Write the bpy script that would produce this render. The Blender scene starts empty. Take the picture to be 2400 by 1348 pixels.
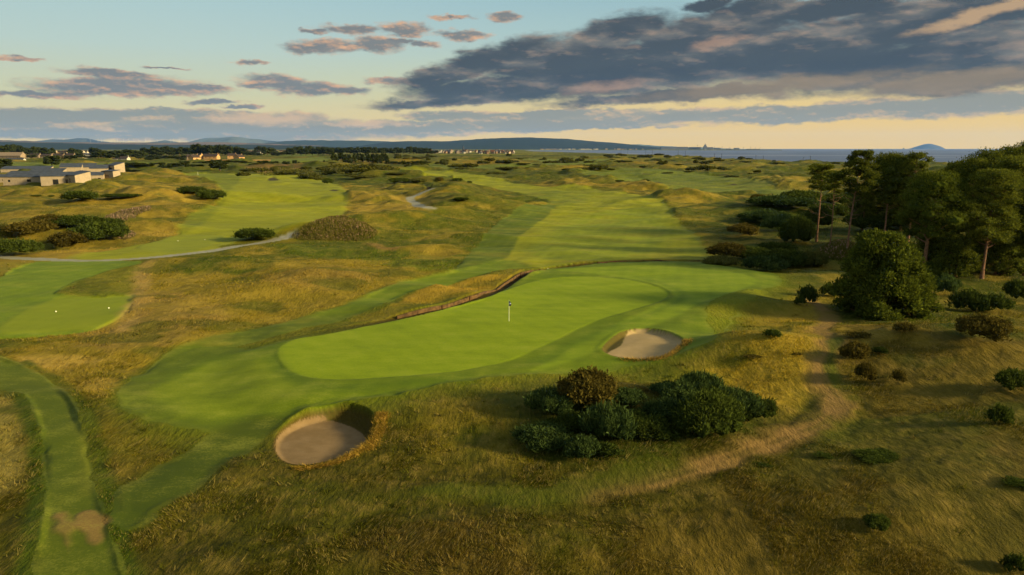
import bpy, math, random
import numpy as np
R = math.radians
scene = bpy.context.scene
COL = scene.collection
random.seed(4)
rng = np.random.default_rng(7)

# ------------------------------------------------------------------ camera model
F = 1600.0
PITCH = R(11.52)
CH = 18.0
SP, CP = math.sin(PITCH), math.cos(PITCH)
EXPO = 1.5
KL = 1.5          # how bright a flat lit surface shows per unit of base colour

def s2l(c):
    c = np.asarray(c, float) / 255.0
    return np.where(c <= 0.04045, c / 12.92, ((c + 0.055) / 1.055) ** 2.4)
def alb(c, k=1.0):
    return np.clip(s2l(c) / KL * k, 0, 0.85)
def rgba(c, k=1.0):
    a = alb(c, k); return (float(a[0]), float(a[1]), float(a[2]), 1.0)

# ------------------------------------------------------------------ numpy noise
_T = np.random.default_rng(11).random((256, 256)).astype(np.float32)
def vn(x, y, seed=0):
    x = x + seed * 37.31; y = y + seed * 17.77
    xi = np.floor(x).astype(np.int64); yi = np.floor(y).astype(np.int64)
    fx = x - xi; fy = y - yi
    fx = fx * fx * fx * (fx * (fx * 6 - 15) + 10); fy = fy * fy * fy * (fy * (fy * 6 - 15) + 10)
    a = _T[xi & 255, yi & 255]; b = _T[(xi + 1) & 255, yi & 255]
    c = _T[xi & 255, (yi + 1) & 255]; d = _T[(xi + 1) & 255, (yi + 1) & 255]
    return (a * (1 - fx) + b * fx) * (1 - fy) + (c * (1 - fx) + d * fx) * fy
def fbm(x, y, seed=0, o=4):
    s = 0; a = 0.5; t = 0
    for i in range(o):
        s = s + a * vn(x, y, seed + i * 3); t += a
        x = x * 2.03; y = y * 2.03; a *= 0.5
    return s / t
def sst(a, b, x):
    t = np.clip((x - a) / (b - a), 0, 1); return t * t * (3 - 2 * t)

# ------------------------------------------------------------------ terrain: broad forms
def flat(px, py):
    v = (674 - py) / F
    t = CH / (SP - CP * v)
    return np.array([(px - 1200) / F * t, (CP + SP * v) * t])

# (px, py of the centre on the plain, half width m, half depth m, height m, turn deg)
MOUNDS = [
    (770, 552, 11, 6, 2.5, 0), (700, 556, 7, 4, 1.2, 0),
    (900, 535, 17, 7, 2.8, 8), (1010, 520, 16, 9, 3.6, 20), (1110, 495, 17, 14, 4.6, 25), (1060, 462, 14, 16, 4.6, 10),
    (1010, 432, 16, 18, 4.5, 0), (960, 417, 22, 18, 4.0, 0), (850, 470, 16, 6, 1.3, 0), (900, 444, 24, 10, 1.6, 0), (800, 486, 12, 4, .7, 0),
    (540, 628, 12, 4.5, 1.7, -4), (380, 622, 8, 4, 0.8, 0), (745, 660, 9, 4, 1.3, -14), (640, 690, 9, 5, 1.0, 0),
    (430, 735, 8, 4, 0.5, 0), (860, 640, 12, 4, .8, 0), (1000, 585, 12, 3, .8, 0), (1120, 560, 12, 3, .8, 0), (870, 590, 12, 3, .6, 0),
    (1030, 690, 7, 3.5, 0.9, -30), (900, 725, 7, 3, 0.6, -25),
    (130, 545, 22, 11, 2.2, 0), (230, 510, 26, 10, 2.6, 10), (330, 470, 36, 14, 3.4, 12), (450, 462, 30, 13, 3.2, -8),
    (110, 480, 30, 12, 1.8, 0), (420, 500, 16, 12, 1.6, 0), (330, 540, 12, 7, 1.3, 0), (40, 560, 14, 8, 1.6, 0),
    (250, 440, 45, 14, 2.6, 8), (540, 470, 12, 10, 1.4, 0),
    (1745, 838, 6.5, 4.4, 1.6, -24), (1650, 868, 5, 3.0, 0.7, 0), (1850, 880, 4, 3.5, 0.8, -40), (1800, 720, 6, 4, .7, 0),
    (2120, 850, 9, 5, 1.0, 0), (2330, 870, 11, 7, 1.2, 0), (2480, 950, 12, 9, 1.0, 0), (2330, 1120, 7, 6, .6, 0),
    (1500, 950, 8, 3.4, 0.9, 4), (1640, 990, 4, 3, .5, 0), (1150, 1290, 7, 3, 0.7, 0),
    (2080, 1240, 6, 3, 0.6, 0), (650, 1160, 6, 3, .35, 0),
    (1850, 490, 16, 20, 3.2, 0), (1820, 560, 10, 10, 1.6, 0), (2250, 600, 25, 12, 1.0, 0), (2250, 520, 30, 30, 2.0, 0),
    (1130, 400, 50, 24, 4.6, 0), (1330, 408, 40, 16, 3.0, 0), (1400, 416, 34, 10, 2.8, 0), (1445, 404, 26, 10, 2.4, 0), (1250, 400, 30, 12, 2.4, 0),
    (1520, 452, 30, 8, 1.8, 0), (1640, 466, 32, 8, 1.5, 0), (1700, 500, 18, 8, 1.0, 0), (1620, 520, 20, 5, .7, 0),
    (1700, 405, 60, 18, 3.0, 0), (1560, 408, 40, 14, 2.6, 0), (1800, 395, 60, 18, 3.2, 0), (1370, 392, 60, 18, 3.4, 0),
    (1180, 385, 50, 22, 5.0, 0), (1480, 388, 90, 20, 3.4, 0), (1650, 386, 80, 20, 3.4, 0), (1000, 384, 80, 30, 4.5, 0),
    (870, 398, 70, 26, 5.0, 0), (700, 398, 60, 16, 2.8, 0), (560, 400, 40, 14, 2.4, 0), (420, 404, 60, 12, 2.2, 0),
]
_M = []
for (px, py, a, b, h, r) in MOUNDS:
    if py < 485 and not 980 < px < 1130: h *= .8 if px < 600 else .62
    c = flat(px, py); r = R(r); _M.append((c[0], c[1], a, b, h, math.cos(r), math.sin(r)))
CX = [60, 90, 240, 306, 354, 397, 463, 575, 900, 1500, 4000]
CY = [9e4, 3300, 1943, 1360, 1133, 940, 850, 800, 690, 480, 300]
def coast(x):
    return np.interp(x, CX, CY)
SEA = -7.0
def H0(x, y):
    x = np.asarray(x, float); y = np.asarray(y, float)
    h = np.zeros(np.broadcast(x, y).shape)
    for (cx, cy, a, b, hh, cr, sr) in _M:
        dx = x - cx; dy = y - cy
        u = (dx * cr + dy * sr) / a; v = (-dx * sr + dy * cr) / b
        q = u * u + v * v
        h = h + hh * np.exp(-q)
    h = h + 5.0 * sst(900, 1700, y)
    # the right-hand slope climbs away from the dirt track
    h = h + 1.2 * sst(15, 40, x - 0.10 * (y - 40)) * (1 - sst(58, 74, y)) * sst(18, 30, y)
    # the ground sinks a little towards the lower left
    cd = y - coast(x)
    h = h * (1 - sst(-60, 0, cd)) + (-10.0) * sst(-60, 20, cd)
    far = (y > 9400) & (x < 3640)
    h = np.where(far, 1.5, h)
    return h
_TS = np.concatenate([np.geomspace(10, 400, 700), np.geomspace(402, 12000, 1300)])
def P(px, py):
    """point of the ground seen at (px, py) of the survey photograph"""
    px = np.atleast_1d(np.asarray(px, float)); py = np.atleast_1d(np.asarray(py, float))
    v = (674 - py) / F
    dx = (px - 1200) / F; dy = CP + SP * v; dz = -SP + CP * v
    out = np.zeros((len(px), 2))
    for i in range(len(px)):
        g = CH + dz[i] * _TS - H0(dx[i] * _TS, dy[i] * _TS)
        k = np.argmax(g < 0)
        if g[k] >= 0: k = len(_TS) - 1
        if k == 0: t = _TS[0]
        else:
            a, b = g[k - 1], g[k]; t = _TS[k - 1] + (_TS[k] - _TS[k - 1]) * a / (a - b + 1e-9)
        out[i] = (dx[i] * t, dy[i] * t)
    return out
def smooth(pts, closed=True, n=4):
    pts = np.asarray(pts, float); m = len(pts); out = []
    for i in range(m if closed else m - 1):
        if closed: p0, p1, p2, p3 = pts[i - 1], pts[i], pts[(i + 1) % m], pts[(i + 2) % m]
        else: p0, p1, p2, p3 = pts[max(i - 1, 0)], pts[i], pts[i + 1], pts[min(i + 2, m - 1)]
        for k in range(n):
            t = k / n
            out.append(0.5 * ((2 * p1) + (-p0 + p2) * t + (2 * p0 - 5 * p1 + 4 * p2 - p3) * t * t + (-p0 + 3 * p1 - 3 * p2 + p3) * t ** 3))
    if not closed: out.append(pts[-1])
    return np.array(out)
def sdist(poly, x, y):
    """signed distance, positive inside"""
    d = np.full(x.shape, 1e18); ins = np.zeros(x.shape, bool)
    n = len(poly)
    for i in range(n):
        ax, ay = poly[i]; bx, by = poly[(i + 1) % n]
        ex, ey = bx - ax, by - ay
        wx, wy = x - ax, y - ay
        t = np.clip((wx * ex + wy * ey) / (ex * ex + ey * ey + 1e-12), 0, 1)
        qx = wx - ex * t; qy = wy - ey * t
        np.minimum(d, qx * qx + qy * qy, out=d)
        c = ((ay <= y) != (by <= y))
        with np.errstate(divide='ignore', invalid='ignore'):
            xi = ax + (y - ay) * ex / (ey if abs(ey) > 1e-12 else 1e-12)
        ins ^= c & (x < xi)
    d = np.sqrt(d)
    return np.where(ins, d, -d)
def ldist(line, x, y):
    """distance to a polyline and the side (positive = left of travel)"""
    d = np.full(x.shape, 1e18); sg = np.zeros(x.shape)
    for i in range(len(line) - 1):
        ax, ay = line[i]; bx, by = line[i + 1]
        ex, ey = bx - ax, by - ay
        wx, wy = x - ax, y - ay
        t = np.clip((wx * ex + wy * ey) / (ex * ex + ey * ey + 1e-12), 0, 1)
        qx = wx - ex * t; qy = wy - ey * t
        q = qx * qx + qy * qy
        m = q < d
        d = np.where(m, q, d); sg = np.where(m, np.sign(ex * wy - ey * wx), sg)
    return np.sqrt(d), sg

# ------------------------------------------------------------------ terrain grid
ys = [9.0]
while ys[-1] < 16000:
    y = ys[-1]
    ys.append(y + min(max(y * y / 14400.0, 0.055), y * 0.0062))
ys = np.array(ys)
NC = 860
us = np.linspace(-1, 1, NC)
us = 0.93 * us
GX = us[None, :] * (ys[:, None] + 6.0); GY = np.repeat(ys[:, None], NC, 1)
NR = len(ys)
gx = GX.ravel(); gy = GY.ravel()

# masks ------------------------------------------------------------
big = fbm(gx / 17, gy / 17, 1, 4); med = fbm(gx / 4.0, gy / 4.0, 5, 3); fin = fbm(gx / 0.9, gy / 0.9, 9, 3)
vb = fbm(gx / 160, gy / 90, 21, 4)
OLIVE = (104, 96, 24); GOLD = (176, 136, 52); DRY = (150, 118, 66); DGREEN = (70, 80, 16); GREEN = (130, 141, 14); FAIR = (144, 138, 16); APR = (102, 114, 12)
near = s2l(OLIVE)[None, :] * (1 - sst(.40, .64, big)[:, None]) + s2l((142, 116, 36))[None, :] * sst(.40, .64, big)[:, None]
near = near * (1 - 0.55 * sst(.5, .68, med)[:, None]) + s2l(DGREEN)[None, :] * 0.55 * sst(.5, .68, med)[:, None]
farb = s2l((72, 76, 20))[None, :] * (1 - sst(.50, .68, vb)[:, None]) + s2l((138, 112, 44))[None, :] * sst(.50, .68, vb)[:, None]
wf = sst(150, 420, gy)[:, None]
col = near * (1 - wf) + farb * wf
vf = sst(900, 1500, gy)[:, None]
fld = fbm(gx / 300, gy / 260, 31, 2)
col = col * (1 - vf) + vf * (s2l((70, 74, 26))[None, :] * (1 - sst(.48, .52, fld)[:, None]) + s2l((128, 118, 48))[None, :] * sst(.48, .52, fld)[:, None])
rough = np.ones(len(gx)); tuft = np.ones(len(gx)); cls = np.zeros(len(gx), np.int8)   # 0 rough 1 fairway 2 green 3 sand 4 path 5 tee
ex = (fbm(gx / 1.6, gy / 1.6, 13, 2) - .5); exb = (fbm(gx / 6., gy / 6., 15, 3) - .5)

def bb(pw, pad):
    return np.nonzero((gx > pw[:, 0].min() - pad) & (gx < pw[:, 0].max() + pad) & (gy > pw[:, 1].min() - pad) & (gy < pw[:, 1].max() + pad))[0]
def region(pts, c, soft=.25, edge=.2, r=None, t=None, k=None, a=1.0, patch=0.0, n=3):
    pw = P(*smooth(pts, True, n).T)
    idx = bb(pw, soft + edge * 2 + .5)
    if not len(idx): return None
    sd = sdist(pw, gx[idx], gy[idx]) + edge * 2 * ex[idx] + (edge * 2 * exb[idx] if edge > .5 else 0)
    w = sst(-soft, soft, sd)
    wc = w * a
    if patch > 0: wc = wc * np.clip(1 - patch + patch * 2.4 * (sst(.35, .65, med[idx])), 0, 1)
    if c is not None:
        col[idx] = col[idx] * (1 - wc)[:, None] + s2l(c)[None, :] * wc[:, None]
    if r is not None: rough[idx] = rough[idx] * (1 - w) + r * w
    if t is not None: tuft[idx] = tuft[idx] * (1 - w) + t * w
    if k is not None: cls[idx[sd > 0]] = k
    return pw
def stroke(pts, width, c, soft=.2, edge=.15, r=None, t=None, k=None, a=1.0, patch=0.0):
    pw = P(*smooth(pts, False, 4).T)
    idx = bb(pw, width + soft + 1)
    d, _ = ldist(pw, gx[idx], gy[idx])
    sd = width / 2 - d + edge * 2 * ex[idx]
    w = sst(-soft, soft, sd); wc = w * a
    if patch > 0: wc = wc * np.clip(1 - patch + patch * 2.4 * sst(.35, .65, med[idx]), 0, 1)
    col[idx] = col[idx] * (1 - wc)[:, None] + s2l(c)[None, :] * wc[:, None]
    if r is not None: rough[idx] = rough[idx] * (1 - w) + r * w
    if t is not None: tuft[idx] = tuft[idx] * (1 - w) + t * w
    if k is not None: cls[idx[sd > 0]] = k
    return pw

# broad tones of the rough
_mott = fbm(gx / 7.5 + 3, gy / 4.5, 61, 4)
region([(-300, 880), (300, 930), (640, 990), (900, 940), (1300, 890), (1650, 880), (1900, 960), (2000, 1030), (2600, 1100), (3000, 2200), (-600, 2200)], (70, 64, 14), 3, 1.5, a=.93)  # olive foreground grass, its colour darkened to stand in for cloud shade
region([(1950, 770), (2400, 760), (2700, 800), (2700, 1500), (1900, 1500), (1400, 1300), (1700, 1120), (1980, 1000), (2000, 880)], (100, 80, 28), 2.5, 1.5, a=.88)
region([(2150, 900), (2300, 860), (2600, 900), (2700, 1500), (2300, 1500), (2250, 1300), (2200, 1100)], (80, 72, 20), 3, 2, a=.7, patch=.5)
region([(800, 1290), (900, 1230), (1040, 1200), (1180, 1230), (1240, 1300), (1100, 1400), (900, 1400)], (112, 86, 44), 1.6, 1.5, a=.55, patch=.6)
region([(320, 1210), (430, 1120), (560, 1080), (640, 1110), (560, 1180), (420, 1250), (330, 1330)], (116, 98, 40), 1.2, 1, a=.6, patch=.7)
region([(-100, 940), (10, 930), (50, 980), (55, 1090), (30, 1160), (-100, 1180)], (158, 136, 80), .6, .5, a=.7, patch=.5)
region([(1000, 930), (1250, 900), (1330, 920), (1260, 1080), (1180, 1090), (1020, 1060)], (124, 106, 34), 1.4, 1, a=.6, patch=.6)
region([(60, 800), (300, 700), (330, 640), (430, 620), (650, 600), (800, 600), (1010, 625), (1060, 650), (900, 680), (750, 722), (560, 790), (300, 850), (100, 862)], (138, 114, 38), 1.5, 1, a=.9)
region([(30, 838), (200, 830), (240, 850), (180, 865), (60, 858)], (182, 146, 84), .5, .6, a=.75, patch=.5)
region([(200, 790), (310, 700), (450, 690), (540, 740), (420, 800), (260, 826)], DRY, 1, 1, a=.75, patch=.4)
region([(600, 650), (760, 630), (880, 650), (760, 690), (640, 680)], (150, 116, 60), 1, 1, a=.6, patch=.5)
region([(150, 860), (330, 850), (300, 900), (290, 1000), (330, 1060), (300, 1120), (240, 1140), (215, 1000)], (118, 100, 32), .8, .8, a=.8, patch=.4)
region([(190, 890), (260, 880), (280, 905), (210, 930)], (176, 142, 76), .5, .5, a=.6, patch=.6)
region([(240, 975), (420, 985), (560, 985), (430, 1060), (300, 1140), (250, 1080)], (108, 92, 30), .6, .6, a=.8, patch=.3)
region([(420, 606), (640, 602), (660, 618), (600, 640), (450, 646), (410, 630)], (76, 86, 18), 1.2, 1, a=.85, patch=.3)
region([(640, 575), (900, 580), (1060, 600), (1130, 560), (1200, 590), (1080, 640), (980, 640), (800, 608), (700, 606)], (96, 102, 20), 1.2, 1, a=.85)
region([(690, 566), (760, 515), (900, 505), (1060, 470), (1190, 470), (1205, 500), (1080, 560), (850, 582)], (92, 92, 22), 1.5, 1.5, a=.9, patch=.2)
region([(1060, 470), (1100, 440), (1160, 450), (1190, 500), (1100, 540), (1040, 510)], (104, 96, 28), 1.5, 1.5, a=.6)
region([(800, 438), (960, 432), (1010, 455), (1010, 490), (900, 498), (800, 502), (795, 470)], (164, 130, 56), 2, 2, a=.85)
region([(-200, 420), (200, 440), (500, 425), (520, 455), (440, 500), (380, 560), (100, 604), (-200, 600)], (132, 108, 42), 3, 3, a=.75, patch=.3)
region([(0, 520), (120, 515), (150, 540), (60, 570), (-60, 570)], (176, 140, 66), 2, 2, a=.8, patch=.4)
region([(180, 455), (300, 440), (500, 440), (510, 470), (400, 480), (240, 480)], (164, 130, 56), 3, 3, a=.7, patch=.5)
region([(100, 585), (260, 545), (430, 530), (440, 548), (330, 578), (200, 608), (120, 606)], (158, 126, 56), 1.5, 1.5, a=.85)
region([(1560, 478), (1750, 462), (1760, 520), (1700, 600), (1660, 608), (1640, 560), (1590, 520)], (124, 110, 34), 3, 2, a=.9)
region([(1280, 425), (1500, 440), (1760, 470), (1740, 490), (1560, 480), (1450, 455), (1300, 445)], (142, 116, 46), 3, 3, a=.8, patch=.3)
region([(1700, 424), (1900, 425), (1900, 455), (1830, 456), (1740, 440)], (172, 138, 62), 3, 3, a=.8, patch=.3)
region([(1600, 388), (1900, 386), (1900, 398), (1700, 404), (1600, 400)], (140, 120, 48), 4, 4, a=.7, patch=.3)
region([(1830, 650), (1900, 640), (1960, 640), (1960, 700), (1880, 700)], (136, 118, 40), 1, .8, a=.8)
region([(1650, 770), (1700, 738), (1760, 702), (1890, 700), (1930, 760), (1900, 830), (1890, 900), (1820, 960), (1740, 920), (1620, 880), (1440, 862), (1560, 845), (1640, 815)], (160, 128, 40), 1.2, .8, a=.9, patch=.2)
region([(1400, 850), (1560, 850), (1680, 880), (1600, 900), (1400, 900), (1300, 900)], (110, 106, 26), 1, .8, a=.8)
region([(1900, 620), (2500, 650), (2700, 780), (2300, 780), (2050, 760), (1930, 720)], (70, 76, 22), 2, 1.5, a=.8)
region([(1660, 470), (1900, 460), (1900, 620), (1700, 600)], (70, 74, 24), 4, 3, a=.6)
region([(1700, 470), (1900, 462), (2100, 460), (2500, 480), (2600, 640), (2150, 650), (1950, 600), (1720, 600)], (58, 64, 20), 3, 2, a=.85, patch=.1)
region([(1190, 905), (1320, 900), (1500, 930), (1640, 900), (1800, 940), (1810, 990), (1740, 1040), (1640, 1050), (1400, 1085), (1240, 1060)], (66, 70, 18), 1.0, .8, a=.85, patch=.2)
# far mown ground
for q in ([(1360, 408), (1500, 398), (1650, 408), (1780, 430), (1850, 448), (1970, 468), (1970, 492), (1800, 463), (1700, 458), (1560, 442), (1450, 428)],
          [(1000, 383), (1150, 389), (1360, 384), (1400, 388), (1250, 397), (1100, 399), (960, 392)],
          [(1200, 372), (1400, 376), (1560, 380), (1400, 384), (1250, 380)],
          [(760, 372), (640, 373), (600, 380), (760, 382)], [(360, 385), (20, 384), (0, 396), (300, 394)],
          [(600, 362), (720, 360), (740, 366), (640, 368)]):
    region(q, (106, 110, 34), 5, 4, r=.35, t=0, k=1, a=.9)
region([(560, 392), (680, 388), (720, 394), (700, 402), (600, 402)], (122, 84, 66), 4, 3, a=.8, patch=.3)
region([(1100, 443), (1150, 440), (1180, 455), (1120, 460)], (120, 86, 60), 2, 2, a=.5, patch=.5)
# left fairway and tee
region([(430, 408), (640, 410), (770, 425), (815, 455), (800, 505), (700, 528), (660, 545), (560, 565), (480, 588), (300, 606), (150, 606), (290, 575), (400, 552), (440, 505), (510, 478), (520, 452), (500, 425)], FAIR, 1.4, .6, r=.25, t=0, k=1)
region([(430, 408), (560, 412), (545, 440), (520, 480), (480, 520), (430, 545), (440, 505), (510, 478), (520, 452), (500, 425)], (96, 102, 24), 1.2, .4, a=.6)
region([(320, 580), (390, 558), (530, 552), (460, 586), (380, 592)], (136, 134, 34), .4, .2, r=.05, t=0, k=5)
region([(-200, 640), (20, 616), (130, 612), (335, 612), (250, 640), (140, 690), (308, 690), (305, 710), (250, 762), (150, 780), (-200, 786)], (112, 124, 24), .5, .3, r=.15, t=0, k=1)
region([(130, 697), (306, 692), (250, 762), (60, 778), (-20, 776)], (130, 134, 24), .7, .25, r=.05, t=0, k=5)
region([(130, 690), (250, 640), (330, 625), (305, 690)], (120, 112, 32), .5, .5, r=.8, t=.8, k=0, a=.9, patch=.3)
region([(-300, 606), (60, 610), (50, 625), (-50, 665), (-300, 690)], (138, 112, 50), .5, .5, r=.8, t=.8, k=0, a=.8, patch=.2)
stroke([(350, 612), (332, 640), (330, 670), (328, 705), (300, 750), (285, 785)], 2.0, (172, 136, 86), .9, .5, a=.9, patch=.35)
# main fairway
region([(935, 398), (1100, 408), (1250, 436), (1450, 447), (1555, 480), (1590, 520), (1640, 560), (1665, 600), (1645, 611), (1490, 611), (1400, 617), (1290, 631), (1230, 640), (1180, 620), (1180, 600), (1215, 545), (1300, 485), (1230, 455), (1130, 440), (1060, 418), (960, 408)], FAIR, 1.4, .6, r=.4, t=0, k=1)
region([(1070, 640), (1090, 610), (1130, 560), (1210, 490), (1305, 483), (1215, 560), (1180, 612)], (92, 100, 18), .4, .25, r=.35, t=0, k=1)
region([(1200, 470), (1300, 484), (1380, 470), (1350, 450), (1240, 450)], (104, 112, 24), 2, 1, a=.5)
region([(1230, 600), (1300, 540), (1400, 500), (1540, 500), (1560, 560), (1500, 600), (1350, 612)], (126, 134, 34), 3, 1, a=.6)
region([(1180, 612), (1240, 628), (1215, 645), (1130, 655), (1000, 680), (900, 715), (780, 760), (650, 800), (520, 830), (420, 872), (350, 930), (300, 965), (280, 930), (310, 880), (400, 820), (500, 790), (640, 760), (800, 715), (950, 660), (1100, 632)], (108, 118, 20), 1.0, .35, r=.2, t=0, k=1)
region([(1130, 655), (1220, 635), (1280, 638), (1215, 660), (1120, 665)], (92, 92, 20), .4, .3, r=.8, t=.7, k=0, a=.9)
region([(960, 690), (1040, 668), (1130, 657), (1212, 657), (1190, 672), (1140, 692), (1080, 714), (980, 738), (860, 765), (740, 787), (620, 808), (560, 812), (700, 778), (820, 745), (900, 716)], (168, 130, 44), .4, .4, r=.8, t=.5, k=0, patch=.15)
stroke([(960, 690), (900, 716), (850, 735), (780, 757)], 1.6, (76, 96, 20), .4, .4, a=.8, patch=.3)
stroke([(1000, 730), (1060, 712)], 1.4, (86, 98, 22), .4, .4, a=.8, patch=.3)
# green complex
region([(300, 960), (330, 880), (480, 800), (640, 760), (1100, 690), (1300, 620), (1700, 610), (1880, 650), (1880, 700), (1760, 770), (1640, 850), (1430, 900), (1250, 930), (1000, 960), (900, 990), (640, 1030), (520, 1060), (360, 1050), (280, 1010)], (92, 96, 20), 2.6, .8, r=.55, t=.45, a=.8)
region([(276, 935), (300, 890), (400, 830), (520, 810), (640, 850), (680, 960), (640, 1000), (560, 1012), (430, 1010), (330, 985), (290, 965)], (98, 106, 20), 1.2, .35, r=.2, t=.05, k=1)
region([(590, 818), (760, 790), (980, 743), (1100, 713), (1200, 668), (1290, 635), (1400, 619), (1640, 618), (1700, 622), (1800, 640), (1835, 665), (1760, 705), (1690, 790), (1600, 835), (1430, 872), (1300, 890), (1100, 912), (900, 950), (820, 962), (650, 985), (500, 990), (400, 960), (370, 930), (400, 880), (480, 840)], APR, 1.5, .5, r=.12, t=0, k=1)
region([(370, 920), (400, 888), (500, 850), (600, 832), (640, 880), (700, 925), (640, 958), (520, 980), (420, 968)], (120, 128, 20), 1.2, .2, r=.08, t=0, k=1)
region([(1300, 640), (1500, 630), (1700, 642), (1775, 665), (1740, 690), (1650, 715), (1600, 745), (1480, 790), (1380, 840), (1250, 880), (1400, 790), (1560, 720), (1570, 690), (1500, 665), (1400, 650)], (124, 136, 22), .5, .2, r=.05, t=0, k=1)
region([(648, 842), (680, 812), (800, 787), (1000, 747), (1120, 714), (1200, 680), (1300, 660), (1400, 656), (1500, 668), (1562, 690), (1555, 712), (1480, 738), (1380, 768), (1300, 808), (1200, 853), (1080, 884), (900, 900), (760, 903), (680, 882)], GREEN, .2, .05, r=.0, t=0, k=2)
stroke([(640, 835), (655, 870), (700, 905), (800, 925), (950, 915), (1100, 895)], 1.2, (84, 100, 14), .7, .1, a=.6)
stroke([(1250, 865), (1380, 800), (1500, 755), (1590, 715), (1590, 690), (1500, 655)], 1.3, (92, 110, 14), .7, .1, a=.6)
region([(1650, 740), (1700, 700), (1790, 690), (1720, 740), (1690, 790)], (128, 124, 34), .8, .4, r=.3, t=.25, k=0, a=.7)
# mown walkways at the lower left
region([(-80, 838), (60, 856), (140, 896), (200, 980), (230, 1100), (255, 1190), (320, 1380), (340, 1700), (0, 1700), (50, 1380), (85, 1200), (85, 1080), (70, 980), (30, 925), (-80, 905)], (88, 94, 20), .7, .3, r=.12, t=0, k=1)
stroke([(-60, 912), (30, 930), (66, 985), (82, 1080), (80, 1200), (40, 1400)], .8, (62, 78, 16), .4, .3, a=.7, r=.6, t=.8, k=0)
stroke([(60, 850), (145, 893), (206, 980), (237, 1100), (262, 1190), (325, 1380)], .7, (60, 78, 14), .4, .3, a=.75, r=.6, t=.7, k=0)
region([(285, 1140), (450, 1045), (560, 988), (660, 985), (610, 1030), (450, 1150), (380, 1200), (300, 1250), (262, 1200)], (74, 82, 14), 1.0, .4, r=.2, t=.1, k=1)
stroke([(150, 905), (200, 1000), (215, 1150)], 1.0, (120, 112, 34), .5, .3, a=.3)
region([(122, 1215), (165, 1212), (172, 1280), (158, 1302), (138, 1275)], (150, 108, 76), .25, .5, r=.2, t=0, a=.7, patch=.4)
region([(178, 1216), (212, 1198), (238, 1216), (232, 1272), (206, 1262)], (150, 108, 76), .25, .5, r=.2, t=0, a=.7, patch=.4)
# dirt track on the right
TRK = stroke([(1895, 700), (1945, 742), (1925, 775), (1950, 812), (1925, 850), (1930, 885), (1958, 920), (1958, 955), (1925, 990), (1850, 1022), (1750, 1062), (1640, 1095), (1520, 1128), (1380, 1150)], 2.3, (138, 104, 68), .6, .7, r=.25, t=.08, a=.62, patch=.55)
stroke([(1890, 700), (1938, 742), (1918, 775), (1942, 812), (1918, 850), (1922, 885), (1949, 920), (1949, 953), (1916, 986), (1845, 1016), (1745, 1055), (1636, 1087), (1520, 1119)], .55, (152, 114, 76), .25, .5, a=.85, patch=.4)
stroke([(1900, 700), (1953, 742), (1934, 775), (1959, 812), (1935, 850), (1939, 885), (1968, 920), (1968, 957), (1935, 995), (1858, 1029), (1757, 1070), (1645, 1104), (1524, 1138)], .55, (152, 114, 76), .25, .5, a=.85, patch=.5)
stroke([(1960, 800), (1945, 850), (1960, 900)], .9, (78, 88, 20), .3, .4, t=.5, a=.8)
stroke([(1560, 1092), (1400, 1128), (1250, 1160), (1050, 1140)], 2.6, (84, 88, 20), .9, .6, a=.7, r=.4, t=.4)
# gravel path
stroke([(-120, 592), (0, 602), (80, 607), (200, 611), (330, 605), (450, 593), (560, 577), (640, 562), (690, 549)], 9, (0, 0, 0), 3, .1, r=.06, t=.5, a=0)
stroke([(1012, 443), (985, 455), (962, 466), (966, 476), (985, 484), (1010, 489)], 9, (0, 0, 0), 3, .1, r=.1, a=0)
PATH1 = stroke([(-120, 592), (0, 602), (80, 607), (200, 611), (330, 605), (450, 594), (560, 578), (640, 563), (672, 555), (690, 549)], 2.5, (150, 142, 126), .22, .12, r=.0, t=0, k=4)
stroke([(1012, 443), (985, 455), (962, 466), (966, 476), (985, 484), (1010, 489)], 3.0, (150, 140, 122), .4, .2, r=.05, t=0, k=4)
stroke([(870, 574), (920, 577)], 2.4, (158, 116, 72), .8, .4, t=0)

_m2 = fbm(gx / 30, gy / 17, 65, 4) - .5
_fd = sst(90, 160, gy)
mo = (rough * np.maximum(sst(.46, .34, _mott) * .62, _fd * sst(.02, .12, _m2) * .75) * sst(20, 50, gy))[:, None]
col = col * (1 - mo) + s2l((72, 80, 14))[None, :] * mo
mo = (rough * sst(.56, .68, _mott) * .5 * sst(36, 62, gy) * (1 - .6 * sst(200, 420, gy)))[:, None]
col = col * (1 - mo) + s2l((160, 130, 52))[None, :] * mo
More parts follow.
